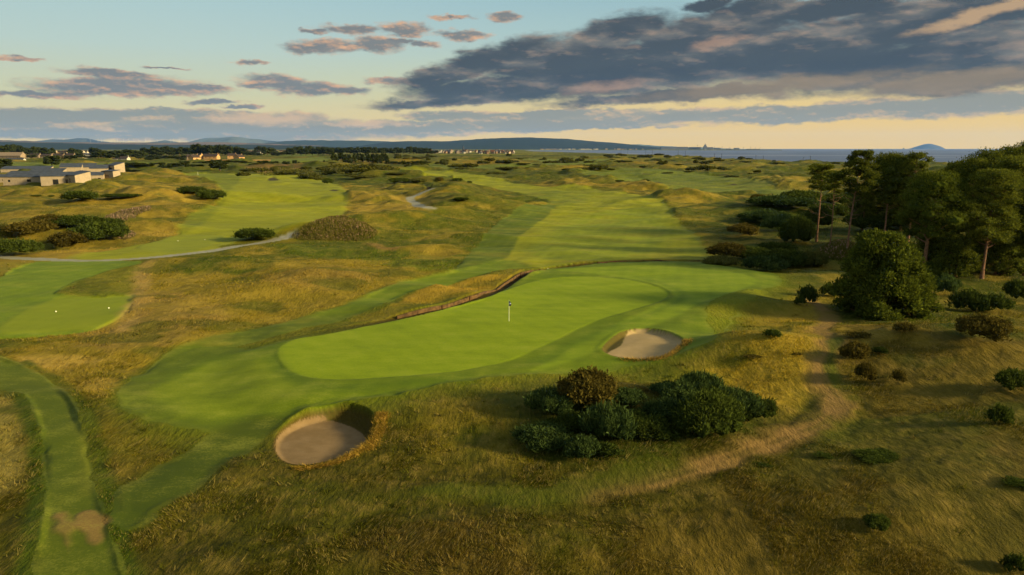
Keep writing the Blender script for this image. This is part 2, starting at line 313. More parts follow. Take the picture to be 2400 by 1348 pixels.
# ------------------------------------------------------------------ bunkers, burn
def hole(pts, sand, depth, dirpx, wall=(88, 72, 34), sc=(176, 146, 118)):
    """a sunk bunker: hole outline, sand outline, deepest towards dirpx"""
    pw = P(*smooth(pts, True, 4).T)
    idx = bb(pw, 2)
    x, y = gx[idx], gy[idx]
    sd = sdist(pw, x, y)
    c = pw.mean(0); dv = P(*np.array([dirpx], float).T)[0] - c; dv /= np.linalg.norm(dv)
    pr = (pw - c) @ dv
    t = ((x - c[0]) * dv[0] + (y - c[1]) * dv[1] - pr.min()) / (pr.max() - pr.min())
    g = 0.12 + 0.88 * sst(0.0, .85, t)
    dz = -depth * g * sst(0.0, 0.40, sd) - .08 * sst(0, .5, sd)
    lip = 0.04 * np.exp(-((sd + .25) / .3) ** 2)
    dep[idx] += dz + lip
    w = sst(-.06, .06, sd)
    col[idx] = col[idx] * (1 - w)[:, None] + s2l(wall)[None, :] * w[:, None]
    tuft[idx] *= (1 - w); rough[idx] *= (1 - w)
    q0 = P(*smooth(sand, True, 3).T); q = q0.copy()
    for _ in range(4):
        tt = ((q - c) @ dv - pr.min()) / (pr.max() - pr.min())
        dd = depth * (0.12 + 0.88 * sst(0, .85, tt)) + .06
        q = q0 * (1 + dd / CH)[:, None]
    sdq = np.minimum(sdist(q, x, y) + .05 * ex[idx], sd - .12)
    w = sst(-.07, .07, sdq)
    col[idx] = col[idx] * (1 - w)[:, None] + s2l(sc)[None, :] * w[:, None]
    cls[idx[sdq > 0]] = 3
    return pw
dep = np.zeros(len(gx))
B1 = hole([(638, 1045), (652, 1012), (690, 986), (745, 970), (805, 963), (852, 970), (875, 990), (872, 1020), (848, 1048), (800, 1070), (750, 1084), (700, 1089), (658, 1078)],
     [(641, 1046), (652, 1016), (693, 993), (745, 985), (800, 990), (840, 1008), (858, 1028), (845, 1047), (800, 1069), (750, 1083), (700, 1088), (660, 1077)], .42, (850, 975), sc=(126, 98, 72))  # near sand coloured darker to carry the cloud shade
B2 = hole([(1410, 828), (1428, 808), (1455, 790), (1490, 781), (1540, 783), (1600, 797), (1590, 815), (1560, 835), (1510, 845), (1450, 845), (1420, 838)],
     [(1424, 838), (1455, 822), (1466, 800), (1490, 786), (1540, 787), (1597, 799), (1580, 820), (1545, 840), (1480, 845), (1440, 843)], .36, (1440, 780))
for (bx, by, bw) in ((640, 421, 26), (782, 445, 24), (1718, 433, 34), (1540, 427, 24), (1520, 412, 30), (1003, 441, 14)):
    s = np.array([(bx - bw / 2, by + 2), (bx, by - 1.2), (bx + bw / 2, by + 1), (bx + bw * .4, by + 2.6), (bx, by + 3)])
    region(s, (58, 46, 26), .5, .2, r=0, t=0)  # dark slivers paint the shaded turf faces of the far bunkers
# the burn: timber-faced far bank, grass lip on the near side
BURN = P(*smooth([(560, 822), (610, 811), (760, 786), (875, 762), (980, 739), (1050, 723), (1100, 706), (1150, 684), (1200, 660), (1235, 646), (1272, 635), (1310, 627), (1400, 617), (1490, 611), (1560, 612), (1640, 613)], False, 4).T)
idx = bb(BURN, 14)
d_, sg_ = ldist(BURN, gx[idx], gy[idx])
s_ = d_ * sg_
along = np.interp(gx[idx], [-44, -30, -14, -8, -4, 2, 5, 40], [.0, .0, .02, .06, .13, .09, .02, .01])
trench = -0.38 * sst(.95, .62, np.abs(s_ + .45)) * np.interp(gx[idx], [-44, -24, -15, -8, 3, 8, 40], [.0, .06, .3, .9, 1, .6, .6])
bank = along * sst(-.02, .1, s_) * np.exp(-(np.maximum(s_, 0) / 4.5) ** 2)
dep[idx] += trench + bank
wt = sst(.95, .7, np.abs(s_ + .45)) * np.interp(gx[idx], [-24, -11], [.08, 1])
col[idx] = col[idx] * (1 - wt)[:, None] + s2l((66, 52, 26))[None, :] * wt[:, None]
cls[idx[wt > .4]] = 0
tuft[idx] *= (1 - wt) * (1 - .9 * sst(2.2, .8, d_)); rough[idx] *= (1 - wt * .8)
# green complex sits up a little on a low plateau
gpw = P(*smooth([(600, 830), (980, 745), (1290, 640), (1640, 622), (1790, 660), (1690, 740), (1560, 790), (1400, 850), (1200, 890), (900, 925), (660, 950)], True, 3).T)
idx = bb(gpw, 6)
sd = sdist(gpw, gx[idx], gy[idx])
plate = np.zeros(len(gx)); plate[idx] = .45 * sst(-3.5, 1.5, sd)

# ------------------------------------------------------------------ full height
hz = H0(gx, gy)
fardune = sst(130, 260, gy) * (1 - sst(1200, 1700, gy))
land = 1 - sst(-40, 0, gy - coast(gx))
relief = (1.0 + .5 * sst(55, 110, gy)) * (.75 * (fbm(gx / 13, gy / 10, 41, 3) - .5) + .34 * (fbm(gx / 3.2, gy / 3.2, 45, 3) - .5) + .10 * (fbm(gx / .7, gy / .7, 49, 2) - .5) * (1 - sst(60, 120, gy)))
dune = fardune * 5.6 * np.maximum(fbm(gx / 42, gy / 30, 51, 4) - .48, 0) * 2 * (.35 + .65 * rough)
und = (1.5 * (fbm(gx / 24, gy / 10, 55, 3) - .5) * np.clip(rough * 3, 0, 1) + .22 * (fbm(gx / 9, gy / 7, 57, 2) - .5))
hz = hz + land * (relief * rough * (1 + fardune) + dune + und + plate) + dep
hz = np.where((gy > 9400), np.where(gx < 3640, 1.5, -12), hz)
HG = hz.reshape(NR, NC)
def gidx(x, y):
    y = np.asarray(y, float); x = np.asarray(x, float)
    j = np.clip(np.interp(y, ys, np.arange(NR)), 0, NR - 1.001)
    i = np.clip((x / (y + 6.0) / .93 + 1) / 2 * (NC - 1), 0, NC - 1.001)
    return j, i
def Z(x, y):
    j, i = gidx(x, y); j0 = j.astype(int); i0 = i.astype(int); fj = j - j0; fi = i - i0
    r = (HG[j0, i0] * (1 - fi) + HG[j0, i0 + 1] * fi) * (1 - fj) + (HG[j0 + 1, i0] * (1 - fi) + HG[j0 + 1, i0 + 1] * fi) * fj
    return r
def z1(x, y): return float(Z(np.array([x]), np.array([y]))[0])

# ------------------------------------------------------------------ mesh + material helpers
def mesh_np(name, V, faces, mats=(), attrs=None, fmat=None, smooth_=False, parent=None, uvf=None):
    """V (n,3); faces list of index arrays (m,k) with fixed k each"""
    me = bpy.data.meshes.new(name)
    faces = [f for f in faces if len(f)]
    V = np.ascontiguousarray(V, dtype=np.float32)
    me.vertices.add(len(V)); me.vertices.foreach_set('co', V.ravel())
    nl = sum(f.size for f in faces); npoly = sum(len(f) for f in faces)
    me.loops.add(nl); me.polygons.add(npoly)
    me.loops.foreach_set('vertex_index', np.concatenate([f.ravel() for f in faces]).astype(np.int32))
    sizes = np.concatenate([np.full(len(f), f.shape[1]) for f in faces])
    st = np.concatenate([[0], np.cumsum(sizes)[:-1]]).astype(np.int32)
    me.polygons.foreach_set('loop_start', st)
    if fmat is not None: me.polygons.foreach_set('material_index', np.asarray(fmat, np.int32))
    for m in mats: me.materials.append(m)
    me.update(calc_edges=True)
    me.polygons.foreach_set('use_smooth', np.full(npoly, bool(smooth_)))
    for k, (typ, arr) in (attrs or {}).items():
        a = me.attributes.new(k, typ, 'POINT')
        a.data.foreach_set('color' if typ == 'FLOAT_COLOR' else 'value', np.ascontiguousarray(arr, np.float32).ravel())
    me.validate(clean_customdata=False)
    o = bpy.data.objects.new(name, me); COL.objects.link(o)
    if parent is not None: o.parent = parent
    return o
def tag(o, label=None, cat=None, group=None, kind=None):
    if label: o['label'] = label
    if cat: o['category'] = cat
    if group: o['group'] = group
    if kind: o['kind'] = kind
    return o
def empty(name, loc, rz=0.0, s=None):
    o = bpy.data.objects.new(name, None); COL.objects.link(o)
    o.location = loc; o.rotation_euler = (0, 0, rz); o.empty_display_size = .3
    if s is not None: o.scale = s
    return o
def newmat(name):
    m = bpy.data.materials.new(name); m.use_nodes = True
    nt = m.node_tree; nt.nodes.clear()
    return m, nt
def N(nt, t, **k):
    n = nt.nodes.new(t)
    for a, b in k.items():
        if a in n.inputs.keys() if hasattr(n.inputs, 'keys') else False: n.inputs[a].default_value = b
        else: setattr(n, a, b)
    return n
def mathn(nt, op, a, b=None, c=None, clamp=False):
    n = nt.nodes.new('ShaderNodeMath'); n.operation = op; n.use_clamp = clamp
    for i, q in enumerate((a, b, c)):
        if q is None: continue
        if isinstance(q, (int, float)): n.inputs[i].default_value = q
        else: nt.links.new(q, n.inputs[i])
    return n.outputs[0]
def mixc(nt, f, a, b, mode='MIX'):
    n = nt.nodes.new('ShaderNodeMix'); n.data_type = 'RGBA'; n.blend_type = mode
    for sock, q in ((n.inputs[0], f), (n.inputs[6], a), (n.inputs[7], b)):
        if isinstance(q, (int, float)): sock.default_value = q
        elif isinstance(q, (tuple, list)): sock.default_value = q
        else: nt.links.new(q, sock)
    return n.outputs[2]
def mrange(nt, v, a, b, c=0.0, d=1.0, smooth_=True):
    n = nt.nodes.new('ShaderNodeMapRange'); n.interpolation_type = 'SMOOTHSTEP' if smooth_ else 'LINEAR'
    nt.links.new(v, n.inputs['Value'])
    for i, q in ((1, a), (2, b), (3, c), (4, d)): n.inputs[i].default_value = q
    return n.outputs[0]
def noise(nt, vec, scale, detail=3, rough_=.55, dist=0.0):
    n = nt.nodes.new('ShaderNodeTexNoise'); n.inputs['Scale'].default_value = scale; n.inputs['Detail'].default_value = detail
    n.inputs['Roughness'].default_value = rough_; n.inputs['Distortion'].default_value = dist
    if vec is not None: nt.links.new(vec, n.inputs['Vector'])
    return n.outputs[0]
def mapping(nt, vec, loc=(0, 0, 0), rot=(0, 0, 0), sc=(1, 1, 1)):
    n = nt.nodes.new('ShaderNodeMapping'); nt.links.new(vec, n.inputs[0])
    n.inputs['Location'].default_value = loc; n.inputs['Rotation'].default_value = rot; n.inputs['Scale'].default_value = sc
    return n.outputs[0]
def bsdf(nt, colr, rough_=.8, spec=.2, bump=None, bstr=.3, bdist=.05):
    b = nt.nodes.new('ShaderNodeBsdfPrincipled'); o = nt.nodes.new('ShaderNodeOutputMaterial')
    if isinstance(colr, (tuple, list)): b.inputs['Base Color'].default_value = colr
    else: nt.links.new(colr, b.inputs['Base Color'])
    b.inputs['Roughness'].default_value = rough_; b.inputs['Specular IOR Level'].default_value = spec
    if bump is not None:
        n = nt.nodes.new('ShaderNodeBump'); n.inputs['Strength'].default_value = bstr; n.inputs['Distance'].default_value = bdist
        nt.links.new(bump, n.inputs['Height']); nt.links.new(n.outputs[0], b.inputs['Normal'])
    nt.links.new(b.outputs[0], o.inputs[0])
    return b
def simple(name, c, rough_=.8, var=.15, sc=2.0, spec=.2, bstr=.2):
    m, nt = newmat(name)
    tc = nt.nodes.new('ShaderNodeTexCoord')
    n = noise(nt, tc.outputs['Object'], sc, 5)
    a = rgba(c, 1 - var); b = rgba(c, 1 + var)
    bsdf(nt, mixc(nt, mrange(nt, n, .3, .7), a, b), rough_, spec, n, bstr, .02)
    return m

# ground materials --------------------------------------------------
def ground_mat(name, kind):
    m, nt = newmat(name)
    at = nt.nodes.new('ShaderNodeAttribute'); at.attribute_name = 'Col'
    ra = nt.nodes.new('ShaderNodeAttribute'); ra.attribute_name = 'Rgh'
    geo = nt.nodes.new('ShaderNodeNewGeometry')
    pos = geo.outputs['Position']
    if kind == 'rough':
        s1 = noise(nt, mapping(nt, pos, rot=(0, 0, R(35)), sc=(1.0, .35, 1)), 3.2, 4, .65)
        s2 = noise(nt, pos, .55, 4, .6)
        s3 = noise(nt, mapping(nt, pos, sc=(1, 1.6, 1)), 13., 2, .6)
        f = mathn(nt, 'ADD', mathn(nt, 'ADD', mathn(nt, 'MULTIPLY', s1, .8), mathn(nt, 'MULTIPLY', s2, .9)), mathn(nt, 'MULTIPLY', s3, .5))
        f = mathn(nt, 'SUBTRACT', f, 1.1)
        g = mathn(nt, 'MULTIPLY', f, mathn(nt, 'MULTIPLY_ADD', ra.outputs['Fac'], 1.25, .25))
        c = mixc(nt, 1.0, at.outputs['Color'], (1, 1, 1, 1), 'MULTIPLY')
        up = mixc(nt, mrange(nt, g, 0, .75, 0, .42, False), c, rgba((186, 152, 74)))
        dn = mixc(nt, mrange(nt, g, 0, -.75, 0, .68, False), up, rgba((42, 46, 12)))
        h = mathn(nt, 'ADD', mathn(nt, 'MULTIPLY', s1, 1.), mathn(nt, 'MULTIPLY', s3, .35))
        bsdf(nt, dn, .9, .05, h, .9, .25)
    elif kind in ('fair', 'green', 'tee'):
        s1 = noise(nt, mapping(nt, pos, rot=(0, 0, R(12)), sc=(.6, 1.3, 1)), .3, 5, .68); s2 = noise(nt, pos, 7.5, 4, .8)
        amt = {'fair': .5, 'green': .42, 'tee': .24}[kind]
        f = mathn(nt, 'ADD', mathn(nt, 'MULTIPLY', s1, .6), mathn(nt, 'MULTIPLY', s2, .5))
        f = mathn(nt, 'SUBTRACT', f, .55)
        # faint mower lines
        w = nt.nodes.new('ShaderNodeTexWave'); w.wave_profile = 'SIN'; w.inputs['Scale'].default_value = .16; w.inputs['Distortion'].default_value = 1.5
        w.inputs['Detail'].default_value = 1; w.inputs['Detail Scale'].default_value = .3
        nt.links.new(mapping(nt, pos, rot=(0, 0, R(-32 if kind == 'green' else 14))), w.inputs[0])
        f = mathn(nt, 'ADD', f, mathn(nt, 'MULTIPLY', mathn(nt, 'SUBTRACT', w.outputs['Fac'], .5), .035))
        up = mixc(nt, mrange(nt, f, 0, .5, 0, amt * 1.8, False), at.outputs['Color'], rgba((178, 172, 62)))
        dn = mixc(nt, mrange(nt, f, 0, -.5, 0, amt * 2.4, False), up, rgba((58, 74, 10)))
        bsdf(nt, dn, .85, .08, s2, .25 if kind == 'fair' else .12, .05)
    elif kind == 'sand':
        s1 = noise(nt, pos, 1.1, 5, .6); s2 = noise(nt, pos, 22, 3, .6)
        w = nt.nodes.new('ShaderNodeTexWave'); w.inputs['Scale'].default_value = 1.9; w.inputs['Distortion'].default_value = 5; w.inputs['Detail'].default_value = 2; w.inputs['Detail Scale'].default_value = .6
        nt.links.new(mapping(nt, pos, rot=(0, 0, R(50))), w.inputs[0])
        c = mixc(nt, mrange(nt, s1, .35, .7), rgba((138, 112, 82)), rgba((176, 146, 110)))
        c = mixc(nt, .75, c, at.outputs['Color'])
        bsdf(nt, c, .95, .05, mathn(nt, 'ADD', mathn(nt, 'MULTIPLY', w.outputs['Fac'], .5), mathn(nt, 'MULTIPLY', s2, .5)), .5, .04)
    else:
        s1 = noise(nt, pos, .9, 5, .65); s2 = noise(nt, pos, 14, 2, .6)
        c = mixc(nt, mrange(nt, s1, .3, .7), rgba((128, 120, 106)), rgba((164, 156, 140)))
        c = mixc(nt, .5, c, at.outputs['Color'])
        bsdf(nt, c, .9, .1, s2, .4, .03)
    return m
GM = [ground_mat('rough_grass', 'rough'), ground_mat('fairway_turf', 'fair'), ground_mat('green_turf', 'green'), ground_mat('bunker_sand', 'sand'), ground_mat('gravel', 'path'), ground_mat('tee_turf', 'tee')]

# ------------------------------------------------------------------ ground sheets, cut from one grid
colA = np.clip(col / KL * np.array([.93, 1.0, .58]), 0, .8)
ii = np.arange(NR * NC).reshape(NR, NC)
Q = np.stack([ii[:-1, :-1], ii[:-1, 1:], ii[1:, 1:], ii[1:, :-1]], -1).reshape(-1, 4)
qc = cls[Q].astype(np.int8)
fc = np.where((qc == qc[:, :1]).all(1), qc[:, 0], np.sort(qc, 1)[:, 1])
V = np.stack([gx, gy, hz], 1)
VV = V.reshape(NR, NC, 3)
du = np.gradient(VV, axis=1); dv = np.gradient(VV, axis=0)
nn = np.cross(du, dv); nn /= np.linalg.norm(nn, axis=2, keepdims=True) + 1e-12
nn = nn.reshape(-1, 3)
RGBA = np.concatenate([colA, np.ones((len(colA), 1))], 1)
for k, nm, lab in ((0, 'ground', 'rolling links rough of olive and straw grass around the mown turf'), (1, 'fairway', 'mown fairways and walkways of bright green turf'),
                   (2, 'putting_green', 'smooth bright putting green with the flag'), (3, 'bunker_sand', 'pinkish sand filling the two sunken bunkers'),
                   (4, 'path', 'grey gravel cart path curving across the left'), (5, 'tee', 'flat mown yellow green tees on the left')):
    q = Q[fc == k]
    if not len(q): continue
    used, inv = np.unique(q.ravel(), return_inverse=True)
    o = mesh_np(nm, V[used], [inv.reshape(-1, 4)], [GM[k]], {'Col': ('FLOAT_COLOR', RGBA[used]), 'Rgh': ('FLOAT', rough[used])}, smooth_=True)
    o.data.normals_split_custom_set_from_vertices(nn[used].tolist() if len(used) < 10 else [tuple(t) for t in nn[used]])
    tag(o, lab, nm.replace('_', ' '), kind='structure')
# ------------------------------------------------------------------ sea
def at_px(px, Y, z=0.0):
    return (px - 1200) / F * (Y * CP + (CH - z) * SP)
def z_at(py, Y):
    v = (674 - py) / F
    return CH + Y * (-SP + CP * v) / (CP + SP * v)
m, nt = newmat('sea_water')
geo = nt.nodes.new('ShaderNodeNewGeometry')
s1 = noise(nt, mapping(nt, geo.outputs['Position'], sc=(.35, 1, 1)), .0022, 4, .6)
s2 = noise(nt, mapping(nt, geo.outputs['Position'], sc=(1, 1, 1)), .12, 3, .6)
c = mixc(nt, mrange(nt, s1, .5, .62), rgba((70, 80, 96)), rgba((124, 126, 130)))  # sky mirrored by the waves is put into the base colour, with paler streaks
bsdf(nt, c, .55, .35, s2, .5, 1.5)
nx = np.array([-1000, -200, 0, 400, 1000, 3000, 8000, 30000.]); ny = np.array([150, 400, 900, 2500, 6000, 9300, 15000, 32000.])
gx2, gy2 = np.meshgrid(nx, ny); n1, n2 = gx2.shape
i2 = np.arange(n1 * n2).reshape(n1, n2)
o = mesh_np('sea', np.stack([gx2.ravel(), gy2.ravel(), np.full(n1 * n2, SEA)], 1), [np.stack([i2[:-1, :-1], i2[:-1, 1:], i2[1:, 1:], i2[1:, :-1]], -1).reshape(-1, 4)], [m])
tag(o, 'slate blue sea of the bay beyond the dunes', 'sea', kind='structure')

# ------------------------------------------------------------------ hills
m, nt = newmat('hill_moor')
geo = nt.nodes.new('ShaderNodeNewGeometry'); at = nt.nodes.new('ShaderNodeAttribute'); at.attribute_name = 'Col'
s1 = noise(nt, mapping(nt, geo.outputs['Position'], sc=(1, .5, 3)), .0016, 5, .6)
bsdf(nt, mixc(nt, mrange(nt, s1, .42, .6, 0, .55), at.outputs['Color'], rgba((44, 52, 34))), .95, .05)
HILL = m
def hill(name, label, crest, Y, depth, c, seed, foot=0.0):
    cr = np.array(crest, float)
    xs = np.linspace(cr[0, 0], cr[-1, 0], 260)
    py = np.interp(xs, cr[:, 0], cr[:, 1]) + (fbm(xs / 22, xs * 0, seed, 4) - .5) * 2.2
    X = np.array([at_px(a, Y) for a in xs]); Zc = np.maximum(np.array([z_at(b, Y) for b in py]), 1)
    prof = np.array([0, .12, .25, .4, .55, .7, .82, .92, 1.0, 1.12, 1.3, 1.6])
    zz = np.array([0, .10, .26, .42, .60, .76, .88, .96, 1.0, .95, .7, 0])
    V = []; C = []
    for p, q in zip(prof, zz):
        nz = (fbm(X / 900 + p * 2, X * 0 + p * 9, seed + 2, 4) - .5)
        k = (q * (1 - q) * 4)
        V.append(np.stack([X * (1 - depth * (1 - p) / Y * .6), np.full(len(X), Y - depth * (1 - p)) + nz * depth * .25, foot + (Zc - foot) * np.clip(q + nz * .35 * k, 0, 1.0)], 1))
        C.append(np.repeat(alb(c)[None, :], len(X), 0))
    V = np.array(V); n1, n2 = V.shape[:2]; i2 = np.arange(n1 * n2).reshape(n1, n2)
    C = np.concatenate([np.array(C).reshape(-1, 3), np.ones((n1 * n2, 1))], 1)
    o = mesh_np(name, V.reshape(-1, 3), [np.stack([i2[:-1, :-1], i2[:-1, 1:], i2[1:, 1:], i2[1:, :-1]], -1).reshape(-1, 4)], [HILL], {'Col': ('FLOAT_COLOR', C)}, smooth_=True)
    return tag(o, label, 'hills', kind='structure')
hill('hills', 'long dark blue headland hill falling to the harbour', [(800, 347), (860, 341), (900, 334), (960, 330.5), (1050, 331), (1100, 327.5), (1180, 323), (1250, 322), (1330, 325.5), (1400, 332), (1450, 336), (1500, 341), (1560, 346), (1620, 348)], 12500, 2400, (34, 46, 40), 3)
hill('hills', 'mid blue ridge behind the wood', [(540, 346), (620, 336), (700, 329), (760, 329), (860, 330), (940, 333), (1000, 338), (1100, 346)], 17000, 3000, (50, 62, 54), 5)
hill('hills', 'low dark ridge on the left skyline', [(-250, 330), (-60, 331), (0, 333), (120, 335), (260, 338), (400, 340), (560, 339), (700, 341), (820, 345)], 9000, 1800, (36, 46, 38), 7)
hill('hills', 'brown moorland ridge carrying the wind turbines', [(-250, 329), (0, 328), (60, 330), (110, 333), (250, 334), (400, 334.5), (520, 333), (640, 337), (760, 342)], 14500, 2600, (120, 98, 72), 9)
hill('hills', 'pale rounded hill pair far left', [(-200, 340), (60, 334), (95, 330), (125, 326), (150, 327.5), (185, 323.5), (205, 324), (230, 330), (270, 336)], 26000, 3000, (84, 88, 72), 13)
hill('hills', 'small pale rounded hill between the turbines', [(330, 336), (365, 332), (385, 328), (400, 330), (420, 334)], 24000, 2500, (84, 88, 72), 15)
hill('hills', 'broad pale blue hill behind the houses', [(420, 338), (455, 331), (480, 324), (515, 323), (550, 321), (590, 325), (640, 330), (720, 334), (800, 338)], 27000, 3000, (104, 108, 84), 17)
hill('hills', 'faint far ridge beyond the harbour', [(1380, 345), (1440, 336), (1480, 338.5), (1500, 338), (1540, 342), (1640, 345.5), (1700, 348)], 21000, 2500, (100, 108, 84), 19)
# the island rock on the horizon
def island():
    Y = 30500
    pts = [(2146, 348), (2152, 345), (2160, 341), (2168, 338.3), (2175, 336.8), (2182, 338.5), (2190, 341), (2195, 344.5), (2199, 348)]
    V = []; rings = 9
    xs = np.linspace(2146, 2199, 40); py = np.interp(xs, [p[0] for p in pts], [p[1] for p in pts]) + (vn(xs / 2.5, xs * 0, 3) - .5) * .7
    Zc = np.array([z_at(b, Y) for b in py]) - SEA; X = np.array([at_px(a, Y) for a in xs]); Zc[0] = Zc[-1] = 0
    for k in range(rings):
        a = math.pi * k / (rings - 1)
        V.append(np.stack([X, np.full(40, Y) - math.cos(a) * 550, SEA - 2 + Zc * math.sin(a) ** .7], 1))
    V = np.array(V); i2 = np.arange(rings * 40).reshape(rings, 40)
    C = np.repeat(np.array([[*alb((76, 78, 80)), 1.0]]), rings * 40, 0)
    o = mesh_np('island', V.reshape(-1, 3), [np.stack([i2[:-1, :-1], i2[:-1, 1:], i2[1:, 1:], i2[1:, :-1]], -1).reshape(-1, 4)], [HILL], {'Col': ('FLOAT_COLOR', C)}, smooth_=True)
    tag(o, 'pale domed rock island on the sea horizon at the right', 'island', kind='structure')
island()

# ------------------------------------------------------------------ haze
bpy.ops.mesh.primitive_cube_add(size=1); hz_o = bpy.context.object
hz_o.name = 'haze'; hz_o.scale = (66000, 33500, 720); hz_o.location = (0, 33500 / 2 - 900, 720 / 2 - 14)
m, nt = newmat('thin_air')
pv = nt.nodes.new('ShaderNodeVolumePrincipled'); out = nt.nodes.new('ShaderNodeOutputMaterial')
pv.inputs['Color'].default_value = (.26, .52, 1.0, 1); pv.inputs['Density'].default_value = 1.1e-5; pv.inputs['Anisotropy'].default_value = 0.1
nt.links.new(pv.outputs[0], out.inputs['Volume'])
hz_o.data.materials.append(m); hz_o['kind'] = 'stuff'; hz_o['label'] = 'thin blue haze over the far hills'

# ------------------------------------------------------------------ sky
SUN_AZ, SUN_EL = R(106), R(17)
world = bpy.data.worlds.new('World'); scene.world = world; world.use_nodes = True
nt = world.node_tree; nt.nodes.clear()
tc = nt.nodes.new('ShaderNodeTexCoord'); sx = nt.nodes.new('ShaderNodeSeparateXYZ'); nt.links.new(tc.outputs['Generated'], sx.inputs[0])
az = mathn(nt, 'MULTIPLY', mathn(nt, 'ARCTAN2', sx.outputs[0], sx.outputs[1]), 57.2958)
el = mathn(nt, 'MULTIPLY', mathn(nt, 'ARCSINE', sx.outputs[2]), 57.2958)
cb = nt.nodes.new('ShaderNodeCombineXYZ'); nt.links.new(az, cb.inputs[0]); nt.links.new(el, cb.inputs[1])
UV = cb.outputs[0]
def skc(c, k=1.0):
    a = s2l(c) / 2 ** EXPO * k; return (float(a[0]), float(a[1]), float(a[2]), 1)
def ramp(nt, v, stops):
    n = nt.nodes.new('ShaderNodeValToRGB'); n.color_ramp.interpolation = 'EASE' if False else 'LINEAR'
    e = n.color_ramp.elements
    while len(e) > 1: e.remove(e[-1])
    e[0].position = stops[0][0]; e[0].color = stops[0][1]
    for p, c in stops[1:]:
        q = e.new(p); q.color = c
    nt.links.new(v, n.inputs[0]); return n.outputs[0]
ev = mrange(nt, el, 0, 20, 0, 1, False)
gl = ramp(nt, ev, [(0, skc((244, 208, 122))), (.06, skc((236, 208, 140))), (.2, skc((206, 208, 170))), (.36, skc((186, 207, 198))), (.6, skc((166, 200, 206))), (1, skc((146, 184, 200)))])
gr = ramp(nt, ev, [(0, skc((252, 200, 70))), (.06, skc((248, 202, 96))), (.17, skc((236, 204, 126))), (.28, skc((202, 206, 164))), (.42, skc((168, 196, 194))), (.62, skc((142, 180, 192))), (1, skc((128, 168, 190)))])
base = mixc(nt, mrange(nt, az, -30, 28), gl, gr)
SCALE = 57.2958 / F
def uvof(px, py):
    v = (674 - py) / F; d = np.array([(px - 1200) / F, CP + SP * v, -SP + CP * v]); d /= np.linalg.norm(d)
    return math.degrees(math.atan2(d[0], d[1])), math.degrees(math.asin(d[2]))
# warp the coordinates so cloud outlines break up
nz = nt.nodes.new('ShaderNodeTexNoise'); nz.inputs['Scale'].default_value = 1.0; nz.inputs['Detail'].default_value = 8; nz.inputs['Roughness'].default_value = .66
nt.links.new(mapping(nt, UV, sc=(.30, .75, 1)), nz.inputs[0])
vs = nt.nodes.new('ShaderNodeVectorMath'); vs.operation = 'SUBTRACT'; nt.links.new(nz.outputs['Color'], vs.inputs[0]); vs.inputs[1].default_value = (.5, .5, .5)
vm = nt.nodes.new('ShaderNodeVectorMath'); vm.operation = 'MULTIPLY_ADD'; nt.links.new(vs.outputs[0], vm.inputs[0]); vm.inputs[1].default_value = (4.0, 1.5, 0); nt.links.new(UV, vm.inputs[2])
WUV = vm.outputs[0]
nz2 = nt.nodes.new('ShaderNodeTexNoise'); nz2.inputs['Scale'].default_value = 1.0; nz2.inputs['Detail'].default_value = 8; nz2.inputs['Roughness'].default_value = .64
nt.links.new(mapping(nt, UV, loc=(7, 3, 0), sc=(.62, 1.5, 1)), nz2.inputs[0])
vs2 = nt.nodes.new('ShaderNodeVectorMath'); vs2.operation = 'SUBTRACT'; nt.links.new(nz2.outputs['Color'], vs2.inputs[0]); vs2.inputs[1].default_value = (.5, .5, .5)
vm2 = nt.nodes.new('ShaderNodeVectorMath'); vm2.operation = 'MULTIPLY_ADD'; nt.links.new(vs2.outputs[0], vm2.inputs[0]); vm2.inputs[1].default_value = (2.8, 1.0, 0); nt.links.new(UV, vm2.inputs[2])
WUV2 = vm2.outputs[0]
def blobs(lst, src):
    cur = None
    for (px, py, rx, ry, rot) in lst:
        u, v = uvof(px, py); u2, _ = uvof(px + rx, py); _, v2 = uvof(px, py - ry)
        ru = abs(u2 - u); rv = abs(v2 - v)
        mp = nt.nodes.new('ShaderNodeMapping'); mp.vector_type = 'TEXTURE'
        nt.links.new(src, mp.inputs[0]); mp.inputs['Location'].default_value = (u, v, 0); mp.inputs['Rotation'].default_value = (0, 0, R(rot)); mp.inputs['Scale'].default_value = (ru, rv, 1)
        ln = nt.nodes.new('ShaderNodeVectorMath'); ln.operation = 'LENGTH'; nt.links.new(mp.outputs[0], ln.inputs[0])
        q = mathn(nt, 'SUBTRACT', 1.0, ln.outputs['Value'])
        if cur is None: cur = q
        else:
            cur = mathn(nt, 'SMOOTH_MAX', cur, q, .12)
    return cur
def fnoise(off, sc=(.42, 1.25, 1), detail=7, rg=.6, s=1.0):
    return noise(nt, mapping(nt, UV, loc=off, sc=sc), s, detail, rg)
n0 = fnoise((3.1, 1.7, 0)); n1 = fnoise((3.1 + .10, 1.7 + .32, 0)); big_ = fnoise((9, 4, 0), (.12, .4, 1), 3)
m0 = fnoise((13.1, 5.7, 0), (.95, 2.1, 1)); m1 = fnoise((13.1 + .08, 5.7 + .30, 0), (.95, 2.1, 1)); relief2_ = mathn(nt, 'SUBTRACT', m0, m1); m0 = mathn(nt, 'ADD', mathn(nt, 'MULTIPLY', n0, .65), mathn(nt, 'MULTIPLY', m0, .35)); relief2_ = mathn(nt, 'ADD', mathn(nt, 'MULTIPLY', mathn(nt, 'SUBTRACT', n0, n1), .6), mathn(nt, 'MULTIPLY', relief2_, .45))
relief_ = mathn(nt, 'SUBTRACT', n0, n1)          # upper edges of billows face the light
n0_ = n0; relief0_ = relief_
bigf = fnoise((31, 12, 0), (.16, .55, 1), 4, .55)
